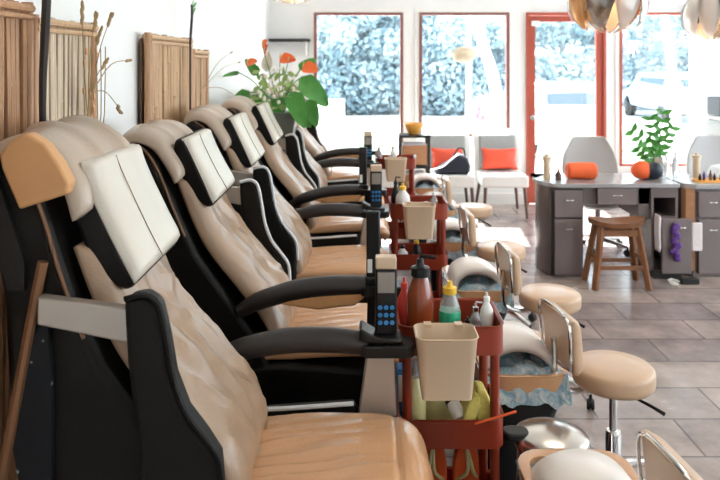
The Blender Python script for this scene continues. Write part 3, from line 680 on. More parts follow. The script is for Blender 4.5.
# ------------------------------------------------------------------ flower pot on cabinet
cb = thing('wall_cabinet', 'low brown wooden cabinet carrying the flower pot', 'cabinet', (-.72, 5.52, 0))
obj('body', B(-.28, .20, -.17, .17, .0, .96), M['wood_tan'], cb, bevel=.01)
obj('door', B(.20, .215, -.15, .15, .06, .92), M['wood_tan'], cb, bevel=.005)
obj('cloth_top', B(-.29, .21, -.18, .18, .96, 1.02), M['planter_side'], cb, bevel=.01, label='pale stone coloured top slab')
pot = thing('flower_pot', 'square dark planter of orange anthuriums between fourth and fifth chair', 'potted plant', (-.62, 5.50, 1.02))
bm = NB(); 
for (h, e) in ((0, .085), (.37, .135)): pass
lo = [(-.09, -.09), (.09, -.09), (.09, .09), (-.09, .09)]
def frustum(bm, h0, a0, h1, a1, bx=1, by=1):
    A = [bm.verts.new((sx*a0*bx, sy*a0*by, h0)) for sx, sy in ((-1,-1),(1,-1),(1,1),(-1,1))]; Bv = [bm.verts.new((sx*a1*bx, sy*a1*by, h1)) for sx, sy in ((-1,-1),(1,-1),(1,1),(-1,1))]
    bm.faces.new(A[::-1]); bm.faces.new(Bv)
    for i in range(4): bm.faces.new((A[i], A[(i+1) % 4], Bv[(i+1) % 4], Bv[i]))
frustum(bm, 0, .10, .27, .14)
obj('planter', bm, M['planter'], pot, bevel=.008)
bm = NB(); box(bm, -.145, .145, -.145, .145, .26, .285); obj('planter_rim', bm, M['planter'], pot, bevel=.006)
def P5(px, py, y=5.5): return Vector(((px-360)*y/720+.62, y-5.5, 1.7-(py-60)*y/720-1.02))
bm = NB(); o0 = Vector((0, 0, .28)); st = NB()
for px, py, L, W, dr_ in ((250, 92, .22, .07, (-.7, -.2, -.5)), (300, 78, .30, .085, (.75, -.1, -.65)), (292, 92, .28, .075, (.35, -.5, -.85)), (308, 100, .20, .06, (.3, -.3, -.9)), (240, 73, .15, .022, (-1, .1, -.05)), (258, 75, .15, .04, (-.4, -.3, .6)), (300, 70, .16, .05, (.5, .2, .5)), (262, 95, .2, .07, (-.5, -.5, -.7)), (280, 98, .18, .06, (0, -.7, -.7)), (268, 112, .16, .05, (-.4, -.7, -.3)), (296, 108, .2, .06, (.5, -.6, -.5))):
    p = P5(px, py, 5.5+R.uniform(-.12, .1)); leaf(bm, p, dr_, (-.2, -.8, .6), L, W, .25, heart=1)
    tube(st, [o0, o0*.4+p*.6+Vector((0, 0, .04)), p], .0045, n=5, smooth=8)
obj('leaves', bm, M['leaf'], pot, angle=180)
bm = NB()
for k in range(46):
    px, py = R.uniform(248, 300), R.uniform(72, 112); p = P5(px, py, 5.5+R.uniform(-.13, .12))
    leaf(bm, p, (R.uniform(-1, 1), R.uniform(-1, .3), R.uniform(-.6, 1)), (0, -.7, .7), R.uniform(.05, .11), R.uniform(.012, .03), .3, n=4)
obj('pale_leaves', bm, M['leaf_pale'], pot, angle=180, label='variegated pale foliage')
bm = NB()
for k in range(36):
    px, py = R.uniform(256, 298), R.uniform(66, 104); p = P5(px, py, 5.5+R.uniform(-.16, .05)); ellipsoid(bm, p, (.014, .012, .016), n=7, m=5)
leaf(bm, P5(266, 72, 5.45), (.1, 0, 1), (0, -1, .1), .16, .045, .05)
obj('white_blossom', bm, M['white_flower'], pot)
bm = NB(); fs = NB()
for px, py, L, W, dd in ((264, 52, .075, .05, (.3, -.6, .6)), (262, 45, .06, .035, (.5, -.4, .5)), (280, 58, .12, .055, (1, -.3, -.05)), (303, 66, .12, .06, (1, -.3, -.25)), (247, 63, .085, .04, (1, -.4, .25)), (288, 62, .08, .05, (.3, -.8, .2))):
    p = P5(px, py, 5.42); bm = NB(); leaf(bm, p, dd, (0, -.75, .65), L, W, .15, heart=1); obj('flower', bm, M['flower'], pot, angle=180, label='orange red waxy flower')
    tube(st, [o0, (o0+p)/2+Vector((0, 0, .03)), p], .0035, n=5, smooth=8)
    fs = T([p+Vector((0, -.01, 0)), p+Vector((.01, -.045, .035))], [.006, .004], n=6); obj('spadix', fs, M['yliquid'], pot)
obj('stem', st, M['leaf'], pot)

# ------------------------------------------------------------------ waiting area
def lounge(x, y, label, w=.50):
    t = thing('waiting_chair', label, 'chair', (x, y, 0), group='pale waiting chairs under the window')
    obj('seat', prism(NB(), [(-w/2, .33), (w/2, .33), (w/2, .44), (w/2-.01, .46), (-w/2+.01, .46), (-w/2, .44)], -.30, .20), M['lounge_white'], t, bevel=.02)
    n = 16; bm = NB(); f = []; b = []
    prof = [(.20, .40), (.225, .55), (.27, .75), (.31, .90)]
    for i in range(9):
        u = i/8; yy = .17+.11*u*u+.03*u; zz = .44+.47*u; ww = w/2*(1.0+.06*u)
        f.append([bm.verts.new((ww*q, yy-.02+.03*abs(q)**2*-1+.02, zz-(.03*abs(q)**4 if i == 8 else 0))) for q in [j/5-1 for j in range(11)]])
        b.append([bm.verts.new((ww*q, yy+.06, zz-(.03*abs(q)**4 if i == 8 else 0))) for q in [j/5-1 for j in range(11)]])
    for G in (f, b):
        for r0, r1 in zip(G, G[1:]):
            for j in range(10): bm.faces.new((r0[j], r0[j+1], r1[j+1], r1[j]))
    for r0, r1, s0, s1 in zip(f, f[1:], b, b[1:]):
        bm.faces.new((r0[0], r1[0], s1[0], s0[0])); bm.faces.new((r0[10], s0[10], s1[10], r1[10]))
    for j in range(10): bm.faces.new((f[0][j], b[0][j], b[0][j+1], f[0][j+1])); bm.faces.new((f[8][j], f[8][j+1], b[8][j+1], b[8][j]))
    bk = obj('backrest', bm, M['lounge_white'], t, bevel=.012)
    bm = NB(); MM = Matrix.Translation((0, .135, .47)) @ Matrix.Rotation(-.22, 4, 'X')
    box(bm, -w/2+.045, w/2-.045, -.035, .02, 0, .385, M4=MM); obj('back_pad', bm, M['lounge'], bk, bevel=.02, label='grey woven back pad')
    for sx in (-1, 1):
        obj('leg', T([(sx*(w/2-.04), -.26, .34), (sx*(w/2-.02), -.29, 0)], [.02, .014], n=8), M['leg_brown'], t)
        obj('leg', T([(sx*(w/2-.05), .16, .34), (sx*(w/2-.01), .23, 0)], [.02, .014], n=8), M['leg_brown'], t)
lounge(.99, 8.0, 'pale grey waiting chair on the left, navy bag on its seat')
lounge(1.56, 8.0, 'pale grey waiting chair next to the red door, red cushion only')
def throw(x, y, z, w, h, label):
    bm = NB(); n = 14; F = []; Bk = []
    for i in range(n+1):
        ra = []; rb = []
        for j in range(n+1):
            u, v = 2*i/n-1, 2*j/n-1; px = u*w/2*(1-.08*(1-v*v)); pz = h/2+v*h/2*(1-.12*(1-u*u)); d = .055*(max(0, (1-u*u)*(1-v*v)))**.45+.004*noise.noise(Vector((u*3, v*3, x)))
            ra.append(bm.verts.new((px, -d-.001, pz))); rb.append(bm.verts.new((px, d+.001, pz)))
        F.append(ra); Bk.append(rb)
    for i in range(n):
        for j in range(n): bm.faces.new((F[i][j], F[i+1][j], F[i+1][j+1], F[i][j+1])); bm.faces.new((Bk[i][j], Bk[i][j+1], Bk[i+1][j+1], Bk[i+1][j]))
    bmesh.ops.remove_doubles(bm, verts=bm.verts[:], dist=.0025)
    o = obj('throw_cushion', bm, M['red_cushion'], angle=180); tag(o, label, 'cushion', (x, y, z), 'red cushions on the waiting chairs'); o.rotation_euler = (-.3, 0, 0)
throw(.98, 8.04, .475, .36, .25, 'red cushion partly hidden behind the navy bag'); throw(1.56, 8.02, .475, .40, .25, 'coral red cushion alone on the chair beside the red door')
bg = thing('shoulder_bag', 'navy black shoulder bag with pale strap on left waiting chair', 'bag', (1.01, 7.86, .463))
obj('body', prism(NB(), [(-.20, 0), (.17, 0), (.185, .08), (.15, .19), (.05, .22), (-.02, .15), (-.17, .06)], -.09, .09), M['navy'], bg, bevel=.03)
obj('strap', T([(-.26, -.10, .05), (-.12, -.12, .09), (-.02, -.11, .17), (.06, -.08, .225)], .017, n=8, smooth=14, flat=.4), M['white_strap'], bg)
obj('handle', T([(.02, 0, .2), (.06, 0, .27), (.12, 0, .265), (.14, 0, .18)], .009, n=7, smooth=12), M['navy'], bg)
# drawer tower and bowl
dt = thing('drawer_tower', 'small dark-framed tower of wooden drawers under the window post', 'drawers', (.56, 7.5, 0))
bm = NB()
for sx in (-.145, .145):
    for sy in (-.13, .13): box(bm, sx-.012, sx+.012, sy-.012, sy+.012, 0, .93)
for z in (.02, .30, .60, .915): box(bm, -.157, .157, -.142, .142, z-.012, z+.012)
obj('frame', bm, M['dark_gap'], dt)
for z in (.04, .33, .63):
    d = obj('drawer', tray(-.128, .128, -.14, .12, z, z+.19, r=.02), M['wood_tan'], dt); ellm = NB(); ellipsoid(ellm, (0, -.15, z+.09), (.016, .014, .016)); obj('knob', ellm, M['white_plastic'], d)
    obj('lining', B(-.12, .12, -.11, .11, z+.15, z+.21), M['pink_white'], d, bevel=.02, label='folded pale towel in drawer')
bw = obj('bowl', Lt([(0, 0), (.055, 0), (.06, .01), (.095, .07), (.11, .11), (.104, .112), (.088, .075), (.05, .02), (0, .018)], n=30), M['orange_bowl']); tag(bw, 'orange ceramic bowl on top of the drawer tower', 'bowl', (.56, 7.5, .93))
# beige oval hung on a cord in window two
lt = thing('hanging_shape', 'oval beige lantern hanging before the second window', 'shape', (1.17, 8.1, 1.76))
bm = NB(); ellipsoid(bm, (0, 0, 0), (.135, .10, .09), n=20, m=12); obj('oval_body', bm, M['shape'], lt); obj('cord', T([(0, 0, .08), (0, 0, 1.24)], .0015, n=5), M['white_plastic'], lt)

# ------------------------------------------------------------------ nail desks
SD = 720/5.65
def XD(px): return (px-360)/SD
def ZD(py): return 1.7-(py-60)/SD
def handle(bm, x, z, y, w=.022):
    for s in (-1, 1): tube(bm, [(x+s*w, y, z), (x+s*w, y-.02, z)], .004, n=6); ellipsoid(bm, (x+s*w, y-.024, z), (.009, .007, .008), n=8, m=6)
    tube(bm, [(x-w, y-.02, z), (x+w, y-.02, z)], .003, n=6)
dk = thing('nail_desk', 'taupe grey nail desk with rounded left pedestal and drawers', 'desk', (2.0, 5.65, 0))
def dx(px): return XD(px)-2.0
pts = [(dx(583), 0), (dx(583), .48)]
for i in range(13):
    a = PI/2+PI*i/12; pts.append((dx(537)+.185+.13*math.cos(a)*1.0, .24+.24*math.sin(a)))
obj('pedestal', prism_z(NB(), pts, 0, .70), M['desk'], dk, angle=30)
obj('drawer_recess', B(dx(551), dx(583), -.004, .02, .02, .69), M['dark_gap'], dk)
for (a, b, z0, z1) in ((554, 582, .468, .68), (554, 582, .02, .455)):
    d = obj('drawer', B(dx(a), dx(b), -.022, .0, z0, z1), M['desk_front'], dk, bevel=.004); bm = NB(); handle(bm, (dx(a)+dx(b))/2, z1-.075, -.022); obj('handle', bm, M['chrome'], d)
tp = [(dx(679), -.02), (dx(679), .50), (dx(545), .50)]
for i in range(13):
    a = PI/2+PI*i/12; tp.append((dx(535)+.20+.15*math.cos(a), .24+.26*math.sin(a)))
obj('desk_top', prism_z(NB(), tp, .70, .732), M['desk_top'], dk, bevel=.005)
obj('apron', B(dx(583), dx(652), .03, .05, .565, .70), M['desk'], dk)
d = obj('drawer', B(dx(597), dx(636), -.012, .03, .565, .695), M['desk_front'], dk, bevel=.004, label='wide grey middle drawer'); bm = NB(); handle(bm, dx(616), .64, -.012, .03); obj('handle', bm, M['chrome'], d)
obj('back_panel', B(dx(640), dx(655), .03, .48, .45, .70), M['desk'], dk)
bm = NB(); a, b = dx(651), dx(678); box(bm, a, b, .0, .45, .62, .70); box(bm, a, a+.02, 0, .45, .0, .62); box(bm, b-.02, b, 0, .45, .0, .62); box(bm, a+.02, b-.02, 0, .45, .455, .475); box(bm, a+.02, b-.02, .43, .45, 0, .62); box(bm, a+.02, b-.02, 0, .45, 0, .05)
obj('cubby', bm, M['desk'], dk, smooth=False)
dd = obj('cabinet_door', B(dx(657), dx(686), -.10, -.075, .05, .475), M['desk_front'], dk, bevel=.004, label='open mauve grey door'); bm = NB(); handle(bm, dx(676), .41, -.10, .014); obj('handle', bm, M['chrome'], dd)
obj('plinth', B(dx(651), dx(678), -.06, .45, 0, .045), M['dark_gap'], dk)
# desk 2
d2 = thing('nail_desk', 'second nail desk cut by the right edge, wooden corner post', 'desk', (3.2, 5.65, 0))
def ex(px): return XD(px)-3.2
pts = [(.7, .0), (.7, .5), (ex(690), .5), (ex(685), .44), (ex(683), .25), (ex(686), .06), (ex(693), .0)]
obj('pedestal', prism_z(NB(), pts, 0, .69), M['desk'], d2)
obj('desk_top', prism_z(NB(), [(.72, -.03), (.72, .52), (ex(684), .52), (ex(681), .25), (ex(685), .02), (ex(694), -.03)], .69, .73), M['desk_top'], d2, bevel=.006)
obj('corner_post', prism_z(NB(), [(ex(684), .05), (ex(686), .0), (ex(694), -.015), (ex(694), .02)], .05, .69), M['wood_tan'], d2, label='brown wooden corner')
for z0, z1 in ((.47, .67), (.03, .455)):
    d = obj('drawer', B(ex(697), ex(735), -.03, -.0, z0, z1), M['desk_front'], d2, bevel=.004); bm = NB(); handle(bm, ex(710), z1-.08, -.03); obj('handle', bm, M['chrome'], d)
# towels and purple scrunchie, power strip
tag(obj('hand_towel', cushion([(0, 0), (-.005, .16), (.0, .28)][::-1], -.05, .03, .014, nt=10, nv=8), M['pink_white'], angle=180), 'pale pink towel hanging at left side of the open desk door', 'towel', (XD(655), 5.60, .22), 'pale hanging towels')
tag(obj('hand_towel', B(-.0, .085, -.012, .012, 0, .22), M['pink_white'], bevel=.01), 'white towel hanging between the two desks', 'towel', (XD(687), 5.58, .22), 'pale hanging towels')
bm = NB()
for k in range(26):
    z = .0+k*.0105; ellipsoid(bm, (.018*math.sin(k*.8)+R.uniform(-.012, .012), R.uniform(-.012, .004), z), (.028, .02, .018), n=8, m=6)
tag(obj('fabric_garland', bm, M['purple']), 'purple fabric bunch hanging on the open grey desk door', 'fabric', (XD(668.5), 5.525, .17))
ps = thing('power_strip', 'black power adapters with pale cord on floor under desk door', 'power strip', (XD(672), 5.47, 0))
obj('body', B(-.02, .12, -.03, .03, 0, .045), M['black_plastic'], ps, bevel=.008); obj('cord', T([(-.02, 0, .015), (-.08, .02, .03), (-.1, -.03, .012), (-.05, -.05, .008), (-.12, -.02, .035)], .007, n=6, smooth=24), M['white_plastic'], ps)
# desk things
zt_ = .732
t = thing('rolled_towel', 'orange red rolled towel on the grey desk', 'towel', (1.80, 5.86, zt_))
bm = NB(); lathe(bm, [(0, -.12), (.05, -.12), (.066, -.105), (.068, 0), (.066, .105), (.05, .12), (0, .12)], n=22, M4=Matrix.Translation((0, 0, .068)) @ Matrix.Rotation(PI/2, 4, 'Y')); obj('roll', bm, M['orange'], t)
pump_bottle('polish_bottle', 'tall pale tube bottle at left end of grey desk', (XD(549)+.03, 5.83, zt_), 0, .028, .21, 'bin', 'bin', neck=.9, nozzle=False)
pump_bottle('polish_bottle', 'small dark bottle beside the orange rolled towel', (XD(561)+.02, 5.80, zt_), 0, .024, .10, 'leg_brown', 'orange', nozzle=False)
t = thing('round_pot', 'round orange and black pot on the grey desk near plant', 'lamp', (2.32, 5.84, zt_))  # two-tone round pot, gives no light
bm = NB(); ellipsoid(bm, (-.035, 0, .075), (.085, .075, .075), n=22, m=14); obj('shell', bm, M['orange'], t)
bm = NB(); ellipsoid(bm, (.055, -.02, .072), (.07, .07, .072), n=22, m=14); obj('front', bm, M['navy'], t)
obj('base', Lt([(0, 0), (.05, 0), (.05, .015), (0, .015)], n=16), M['navy'], t)
# ZZ plant
pl = thing('potted_plant', 'green leafy stems in a small grey glass vase on the grey desk', 'potted plant', (2.49, 6.0, zt_))
obj('vase', Lt([(0, 0), (.035, 0), (.038, .02), (.036, .16), (.033, .16), (.034, .02), (0, .015)], n=18), M['planter_side'], pl)
st = NB(); lf = NB()
for tip in ((-.25, -.03, .40), (-.07, .02, .50), (.02, -.05, .56), (.12, .0, .42), (-.16, .05, .24)):
    tp = Vector(tip); pts = spl([(0, 0, .03), (tp.x*.25, tp.y*.3, tp.z*.55), tip], 14); tube(st, pts, [.006, .003], n=6)
    for k in range(5, 15, 2):
        d = (pts[k]-pts[k-1]).normalized(); side = Vector((d.z, 0, -d.x))
        for s_ in (-1, 1): leaf(lf, pts[k], side*s_+d*.6+Vector((0, R.uniform(-.5, .2), 0)), (0, -1, .3), .085, .022, .15, n=5)
obj('stem', st, M['leaf'], pl); obj('leaves', lf, M['leaf'], pl, angle=180)
for i, (px, h, mm, lb) in enumerate(((674, .20, 'clear', 'clear glass bottle just right of plant vase'), (683, .24, 'clear', 'taller clear bottle right of the plant vase'))):
    pump_bottle('glass_bottle', lb, (XD(px)+.06, 5.93, zt_ if px < 680 else zt_), 0, .026, h, mm, 'white_plastic', nozzle=False)
pump_bottle('lotion_bottle', 'tan tall bottle on the second desk beside tray', (2.78, 5.95, .73), 0, .03, .21, 'bin', 'bin', neck=.95, nozzle=False)
ty = tag(obj('tray', tray(-.13, .13, -.06, .06, 0, .012, r=.02), M['orange_bowl']), 'shallow orange tray holding polish bottles on second desk', 'tray', (2.80, 5.75, .731))
for k in range(5):
    pump_bottle('polish_bottle', ['dark', 'plum', 'brown', 'black', 'wine'][k]+' nail polish bottle in the orange tray', (2.71+k*.042, 5.74+.02*(k % 2), .739), 0, .012, .06+.015*(k % 3), ['black_plastic', 'purple', 'leg_brown', 'navy', 'amber'][k], 'black_plastic', nozzle=False, group='polish bottles in the orange tray')
tag(obj('folded_towel', prism(NB(), [(-.12, 0), (.14, 0), (.14, .07), (.05, .10), (-.08, .085)], -.08, .08), M['white_strap'], bevel=.02), 'pale folded towel at the right on second desk', 'towel', (3.02, 5.98, .732))
# office chairs behind
def office(x, y, label, red=False, top=1.0):
    t = thing('salon_chair', label, 'chair', (x, y, 0), group='grey swivel chairs behind the desks')
    bm = NB(); F = []; Bk = []
    for i in range(15):
        u = i/14; z = .47+(top-.47)*u; w = .21+.045*math.sin(PI*min(1, u*1.2))-.07*max(0, (u-.7)/.3)**2; y0 = .20+.06*u
        F.append([bm.verts.new((w*q, y0-.0+.05*(1-abs(q)**2)-.03, z)) for q in [j/6-1 for j in range(13)]]); Bk.append([bm.verts.new((w*q, y0+.05*(1-abs(q)**2)+.02, z)) for q in [j/6-1 for j in range(13)]])
    for G in (F, Bk):
        for r0, r1 in zip(G, G[1:]):
            for j in range(12): bm.faces.new((r0[j], r0[j+1], r1[j+1], r1[j]))
    for r0, r1, s0, s1 in zip(F, F[1:], Bk, Bk[1:]): bm.faces.new((r0[0], r1[0], s1[0], s0[0])); bm.faces.new((r0[12], s0[12], s1[12], r1[12]))
    for e in (0, 14):
        for j in range(12): bm.faces.new((F[e][j], Bk[e][j], Bk[e][j+1], F[e][j+1]))
    obj('backrest', bm, M['office'], t, bevel=.012)
    obj('seat', Lt([(0, .40), (.20, .40), (.245, .43), (.25, .46), (.235, .49), (.1, .50), (0, .50)], n=30), M['office'], t)
    obj('gas_lift', T([(0, 0, .08), (0, 0, .41)], .025, n=12), M['chrome'], t)
    for k in range(5):
        a = 2*PI*k/5+.5; c, s_ = math.cos(a), math.sin(a); lg = obj('leg', T([(0, 0, .12), (c*.27, s_*.27, .075)], [.025, .014], n=8), M['chrome'], t)
        bm = NB(); lathe(bm, [(0, -.018), (.03, -.018), (.03, .018), (0, .018)], n=14, M4=Matrix.Translation((c*.27, s_*.27, .03)) @ Matrix.Rotation(a, 4, 'Z') @ Matrix.Rotation(PI/2, 4, 'X')); tube(bm, [(c*.27, s_*.27, .03), (c*.27, s_*.27, .08)], .009); obj('caster', bm, M['tyre'], lg)
office(2.12, 6.42, 'grey swivel chair with tapered high back behind the first desk', top=.99)
office(3.28, 6.45, 'grey swivel chair behind the second desk at right edge', top=1.0)
c_ = obj('seat_cushion', cushion([(-.17, 0), (0, .01), (.15, 0)], -.12, .12, .045, nt=14, nv=12), M['red_cushion'], angle=180); tag(c_, 'flat red cushion lying on the first grey swivel chair', 'cushion', (2.07, 6.30, .512))
# wooden stool
t = thing('wooden_stool', 'brown wooden saddle stool with four splayed legs before the desk', 'stool', (1.935, 5.44, 0))
bm = NB(); G = []; H = []
for i in range(17):
    u = i/16*2-1; rr = []; r2 = []
    for j in range(9):
        v = j/8*2-1; w = .115*math.sqrt(max(0, 1-abs(u)**3.5))+.002; z = .485+.028*u*u-.008*(1-v*v)
        rr.append(bm.verts.new((u*.215, v*w, z))); r2.append(bm.verts.new((u*.208, v*w*.95, z-.035)))
    G.append(rr); H.append(r2)
for i in range(16):
    for j in range(8): bm.faces.new((G[i][j], G[i+1][j], G[i+1][j+1], G[i][j+1])); bm.faces.new((H[i][j], H[i][j+1], H[i+1][j+1], H[i+1][j]))
    bm.faces.new((G[i][0], H[i][0], H[i+1][0], G[i+1][0])); bm.faces.new((G[i][8], G[i+1][8], H[i+1][8], H[i][8]))
for e in (0, 16):
    for j in range(8): bm.faces.new((G[e][j], G[e][j+1], H[e][j+1], H[e][j]))
obj('seat', bm, M['wood_stool'], t, angle=50)
def beam(bm, a, b, w, h):
    a, b = Vector(a), Vector(b); d = (b-a); q = d.to_track_quat('Z', 'Y').to_matrix().to_4x4(); box(bm, -w/2, w/2, -h/2, h/2, 0, d.length, M4=Matrix.Translation(a) @ q)
for sx in (-1, 1):
    for sy in (-1, 1):
        bm = NB(); beam(bm, (sx*.20, sy*.125, 0), (sx*.135, sy*.07, .455), .04, .04); obj('leg', bm, M['wood_stool'], t, bevel=.004)
for sy in (-1, 1):
    bm = NB(); beam(bm, (-.175, sy*.108, .16), (.175, sy*.108, .16), .02, .03); obj('stretcher', bm, M['wood_stool'], t, bevel=.003)
    bm = NB(); beam(bm, (-.15, sy*.08, .41), (.15, sy*.08, .41), .02, .05); obj('apron', bm, M['wood_stool'], t, bevel=.003)
for sx in (-1, 1):
    bm = NB(); beam(bm, (sx*.168, -.10, .22), (sx*.168, .10, .22), .02, .03); obj('stretcher', bm, M['wood_stool'], t, bevel=.003)
# cabinet at right with machine and box
t = thing('side_cabinet', 'white side cabinet at the right edge below grey machine', 'cabinet', (4.25, 7.95, 0)); obj('body', B(-.35, .5, -.25, .25, 0, .86), M['whitetrim'], t, bevel=.01)
for s_ in (0, 1):
    d = obj('door', B(-.33+s_*.42, .07+s_*.41, -.265, -.25, .05, .82), M['whitetrim'], t, bevel=.004); obj('knob', B(.02+s_*.08, .04+s_*.08, -.285, -.265, .45, .47), M['chrome'], d)
t = thing('printer', 'grey machine on the white cabinet below the dark box', 'machine', (4.2, 7.95, .86)); obj('body', B(-.3, .3, -.2, .2, 0, .17), M['lounge'], t, bevel=.03); obj('paper_slot', B(-.2, .2, -.215, -.2, .06, .08), M['dark_gap'], t); obj('lid', B(-.28, .28, -.19, .19, .17, .23), M['office'], t, bevel=.02)
t = thing('picture_box', 'dark blue box with orange patch at the right edge', 'box', (4.2, 7.95, 1.09)); obj('body', B(-.3, .3, -.15, .15, 0, .20), M['navy'], t, bevel=.006); obj('patch', B(-.19, -.02, -.156, -.15, .0, .10), M['orange_bowl'], t)
# sheer curtain at window three
bm = NB(); A = []; n = 60
x0, x1 = X8(684), X8(703)
for i in range(n+1):
    u = i/n; x = x0+(x1-x0)*u; y = 8.36+.025*math.sin(u*34)
    A.append([bm.verts.new((x, y, z)) for z in (2.35, 1.6, .8, .05)])
for a, b in zip(A, A[1:]):
    for j in range(3): bm.faces.new((a[j], b[j], b[j+1], a[j+1]))
bmesh.ops.solidify(bm, geom=bm.faces[:], thickness=.003)
t = thing('curtain', 'narrow white curtain gathered at right of the third window', 'curtain', (0, 0, 0)); obj('cloth', bm, M['bag_white'], t, angle=180); obj('rod', T([(X8(615), 8.38, 2.37), (X8(712), 8.38, 2.37)], .01, n=8), M['whitetrim'], t)

# ------------------------------------------------------------------ pendants
def pendant(x, y, zc, r, label, mats, n=9):
    t = thing('pendant_lamp', label, 'lamp', (x, y, zc), group='petal pendant lamps')
    for ring, (lat0, lat1, rr, off) in enumerate(((.05, .80, 1.0, 0), (.25, 1.0, .80, .5), (-.1, .62, .9, .25))):
        for k in range(n):
            a0 = 2*PI*(k+off)/n; bm = NB(); G = []
            for i in range(9):
                u = i/8; ph = PI*(.05+.86*(lat0+(lat1-lat0)*u)); w = .36*math.sin(PI*(.12+.80*u))**.8
                G.append([bm.verts.new((r*rr*math.sin(ph)*math.cos(a0+w*q*1.0), r*rr*math.sin(ph)*math.sin(a0+w*q), r*rr*math.cos(ph)*1.0)) for q in (-1, -.5, 0, .5, 1)])
            for p0, p1 in zip(G, G[1:]):
                for j in range(4): bm.faces.new((p0[j], p0[j+1], p1[j+1], p1[j]))
            bmesh.ops.solidify(bm, geom=bm.faces[:], thickness=.003)
            obj('petal', bm, M[mats[(k+ring) % len(mats)]], t, angle=180)
    bm = NB(); ellipsoid(bm, (0, 0, 0), (r*.22, r*.22, r*.3), n=16, m=10); obj('bulb', bm, M['bulb'], t)
    obj('cord', T([(0, 0, r*.3), (0, 0, 3.0-zc)], .006, n=6), M['chrome'], t)
    obj('canopy', Lt([(0, 2.97-zc), (.06, 2.97-zc), (.06, 3.0-zc), (0, 3.0-zc)], n=20), M['chrome'], t)
pendant(1.96, 5.7, 2.155, .31, 'large silver and amber petal pendant lamp above the first desk', ['petal', 'petal_gold', 'petal', 'petal_clear'])
pendant(3.32, 6.8, 2.10, .27, 'pale petal pendant lamp at the upper right corner', ['petal_clear', 'petal', 'petal_clear'])
pendant(-.72, 7.6, 2.48, .24, 'white petal pendant lamp, tip showing above the corner shelf', ['petal_clear'])

# ------------------------------------------------------------------ outdoors
struct('wall_front', B(-1.2, 5.74, -1.62, -1.5, 0, 3.0), M['wall'], smooth=False)
struct('ground', B(-60, 60, 8.64, 90, -.16, -.06), M['concrete'], smooth=False)
tag(obj('low_wall', B(-.1, 3.0, -.15, .15, 0, .75), M['concrete'], bevel=.02), 'low white garden wall outside the first window', 'wall', (-3.4, 18.5, -.06))
def leafmass(bm, c, r, n, s):
    for _ in range(n):
        v = Vector((R.gauss(0, 1), R.gauss(0, 1), R.gauss(0, 1))).normalized()*(R.random()**.4)
        p = Vector((c[0]+v.x*r[0], c[1]+v.y*r[1], c[2]+v.z*r[2])); a = Vector((R.uniform(-1, 1), R.uniform(-1, 1), R.uniform(-1, 1))).normalized(); b = a.orthogonal().normalized(); q = s*R.uniform(.6, 1.3)
        vs = [bm.verts.new(p+a*q), bm.verts.new(p+b*q*.6), bm.verts.new(p-a*q), bm.verts.new(p-b*q*.6)]; bm.faces.new(vs)
def tree(x, y, h, w, label, fm='foliage', n=2200, low=False, tm='bark', lean=0):
    t = thing('tree', label, 'tree', (x, y, -.06), group='trees across the road')
    obj('trunk', T([(0, 0, 0), (lean*.4, 0, h*.35), (lean, 0, h*.75)], [.20, .13, .07], n=9, smooth=8), M[tm], t)
    bm = NB()
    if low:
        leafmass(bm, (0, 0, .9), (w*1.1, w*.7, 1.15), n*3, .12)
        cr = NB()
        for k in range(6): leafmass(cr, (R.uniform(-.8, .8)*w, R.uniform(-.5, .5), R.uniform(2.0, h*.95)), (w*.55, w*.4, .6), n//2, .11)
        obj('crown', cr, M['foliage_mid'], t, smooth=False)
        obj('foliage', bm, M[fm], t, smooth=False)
        return
    for k in range(5): leafmass(bm, (lean+R.uniform(-.6, .6)*w, R.uniform(-.5, .5), h*R.uniform(.45, .9)), (w*.6, w*.5, h*.2), n//2, .11)
    obj('foliage', bm, M[fm], t, smooth=False)
tree(-2.6, 23, 4.6, 2.2, 'dense haze tinted tree at the left of the first window', low=True, n=2600)
tree(0.2, 24, 4.2, 2.4, 'dense tree filling the middle of the first window', low=True, n=2600)
tree(2.6, 23.5, 3.4, 1.9, 'low round tree behind the left part of the second window', low=True, n=2000)
tree(4.6, 25, 4.6, 2.0, 'tree behind the slanting white trunk', low=True, n=1800)
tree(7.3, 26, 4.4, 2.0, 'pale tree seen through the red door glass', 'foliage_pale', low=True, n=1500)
tree(10.3, 26, 5.0, 2.2, 'tree behind the blue car in the third window', low=True, n=2000)
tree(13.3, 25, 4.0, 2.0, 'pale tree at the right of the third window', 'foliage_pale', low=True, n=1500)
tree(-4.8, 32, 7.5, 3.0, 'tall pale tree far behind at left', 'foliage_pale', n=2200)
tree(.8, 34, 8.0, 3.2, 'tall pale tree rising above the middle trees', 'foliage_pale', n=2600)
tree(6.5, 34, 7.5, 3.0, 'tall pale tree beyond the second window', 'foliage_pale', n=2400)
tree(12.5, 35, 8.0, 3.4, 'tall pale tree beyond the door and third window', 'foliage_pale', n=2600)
tree(18.5, 34, 8.0, 3.4, 'tall pale tree far right', 'foliage_pale', n=2200)
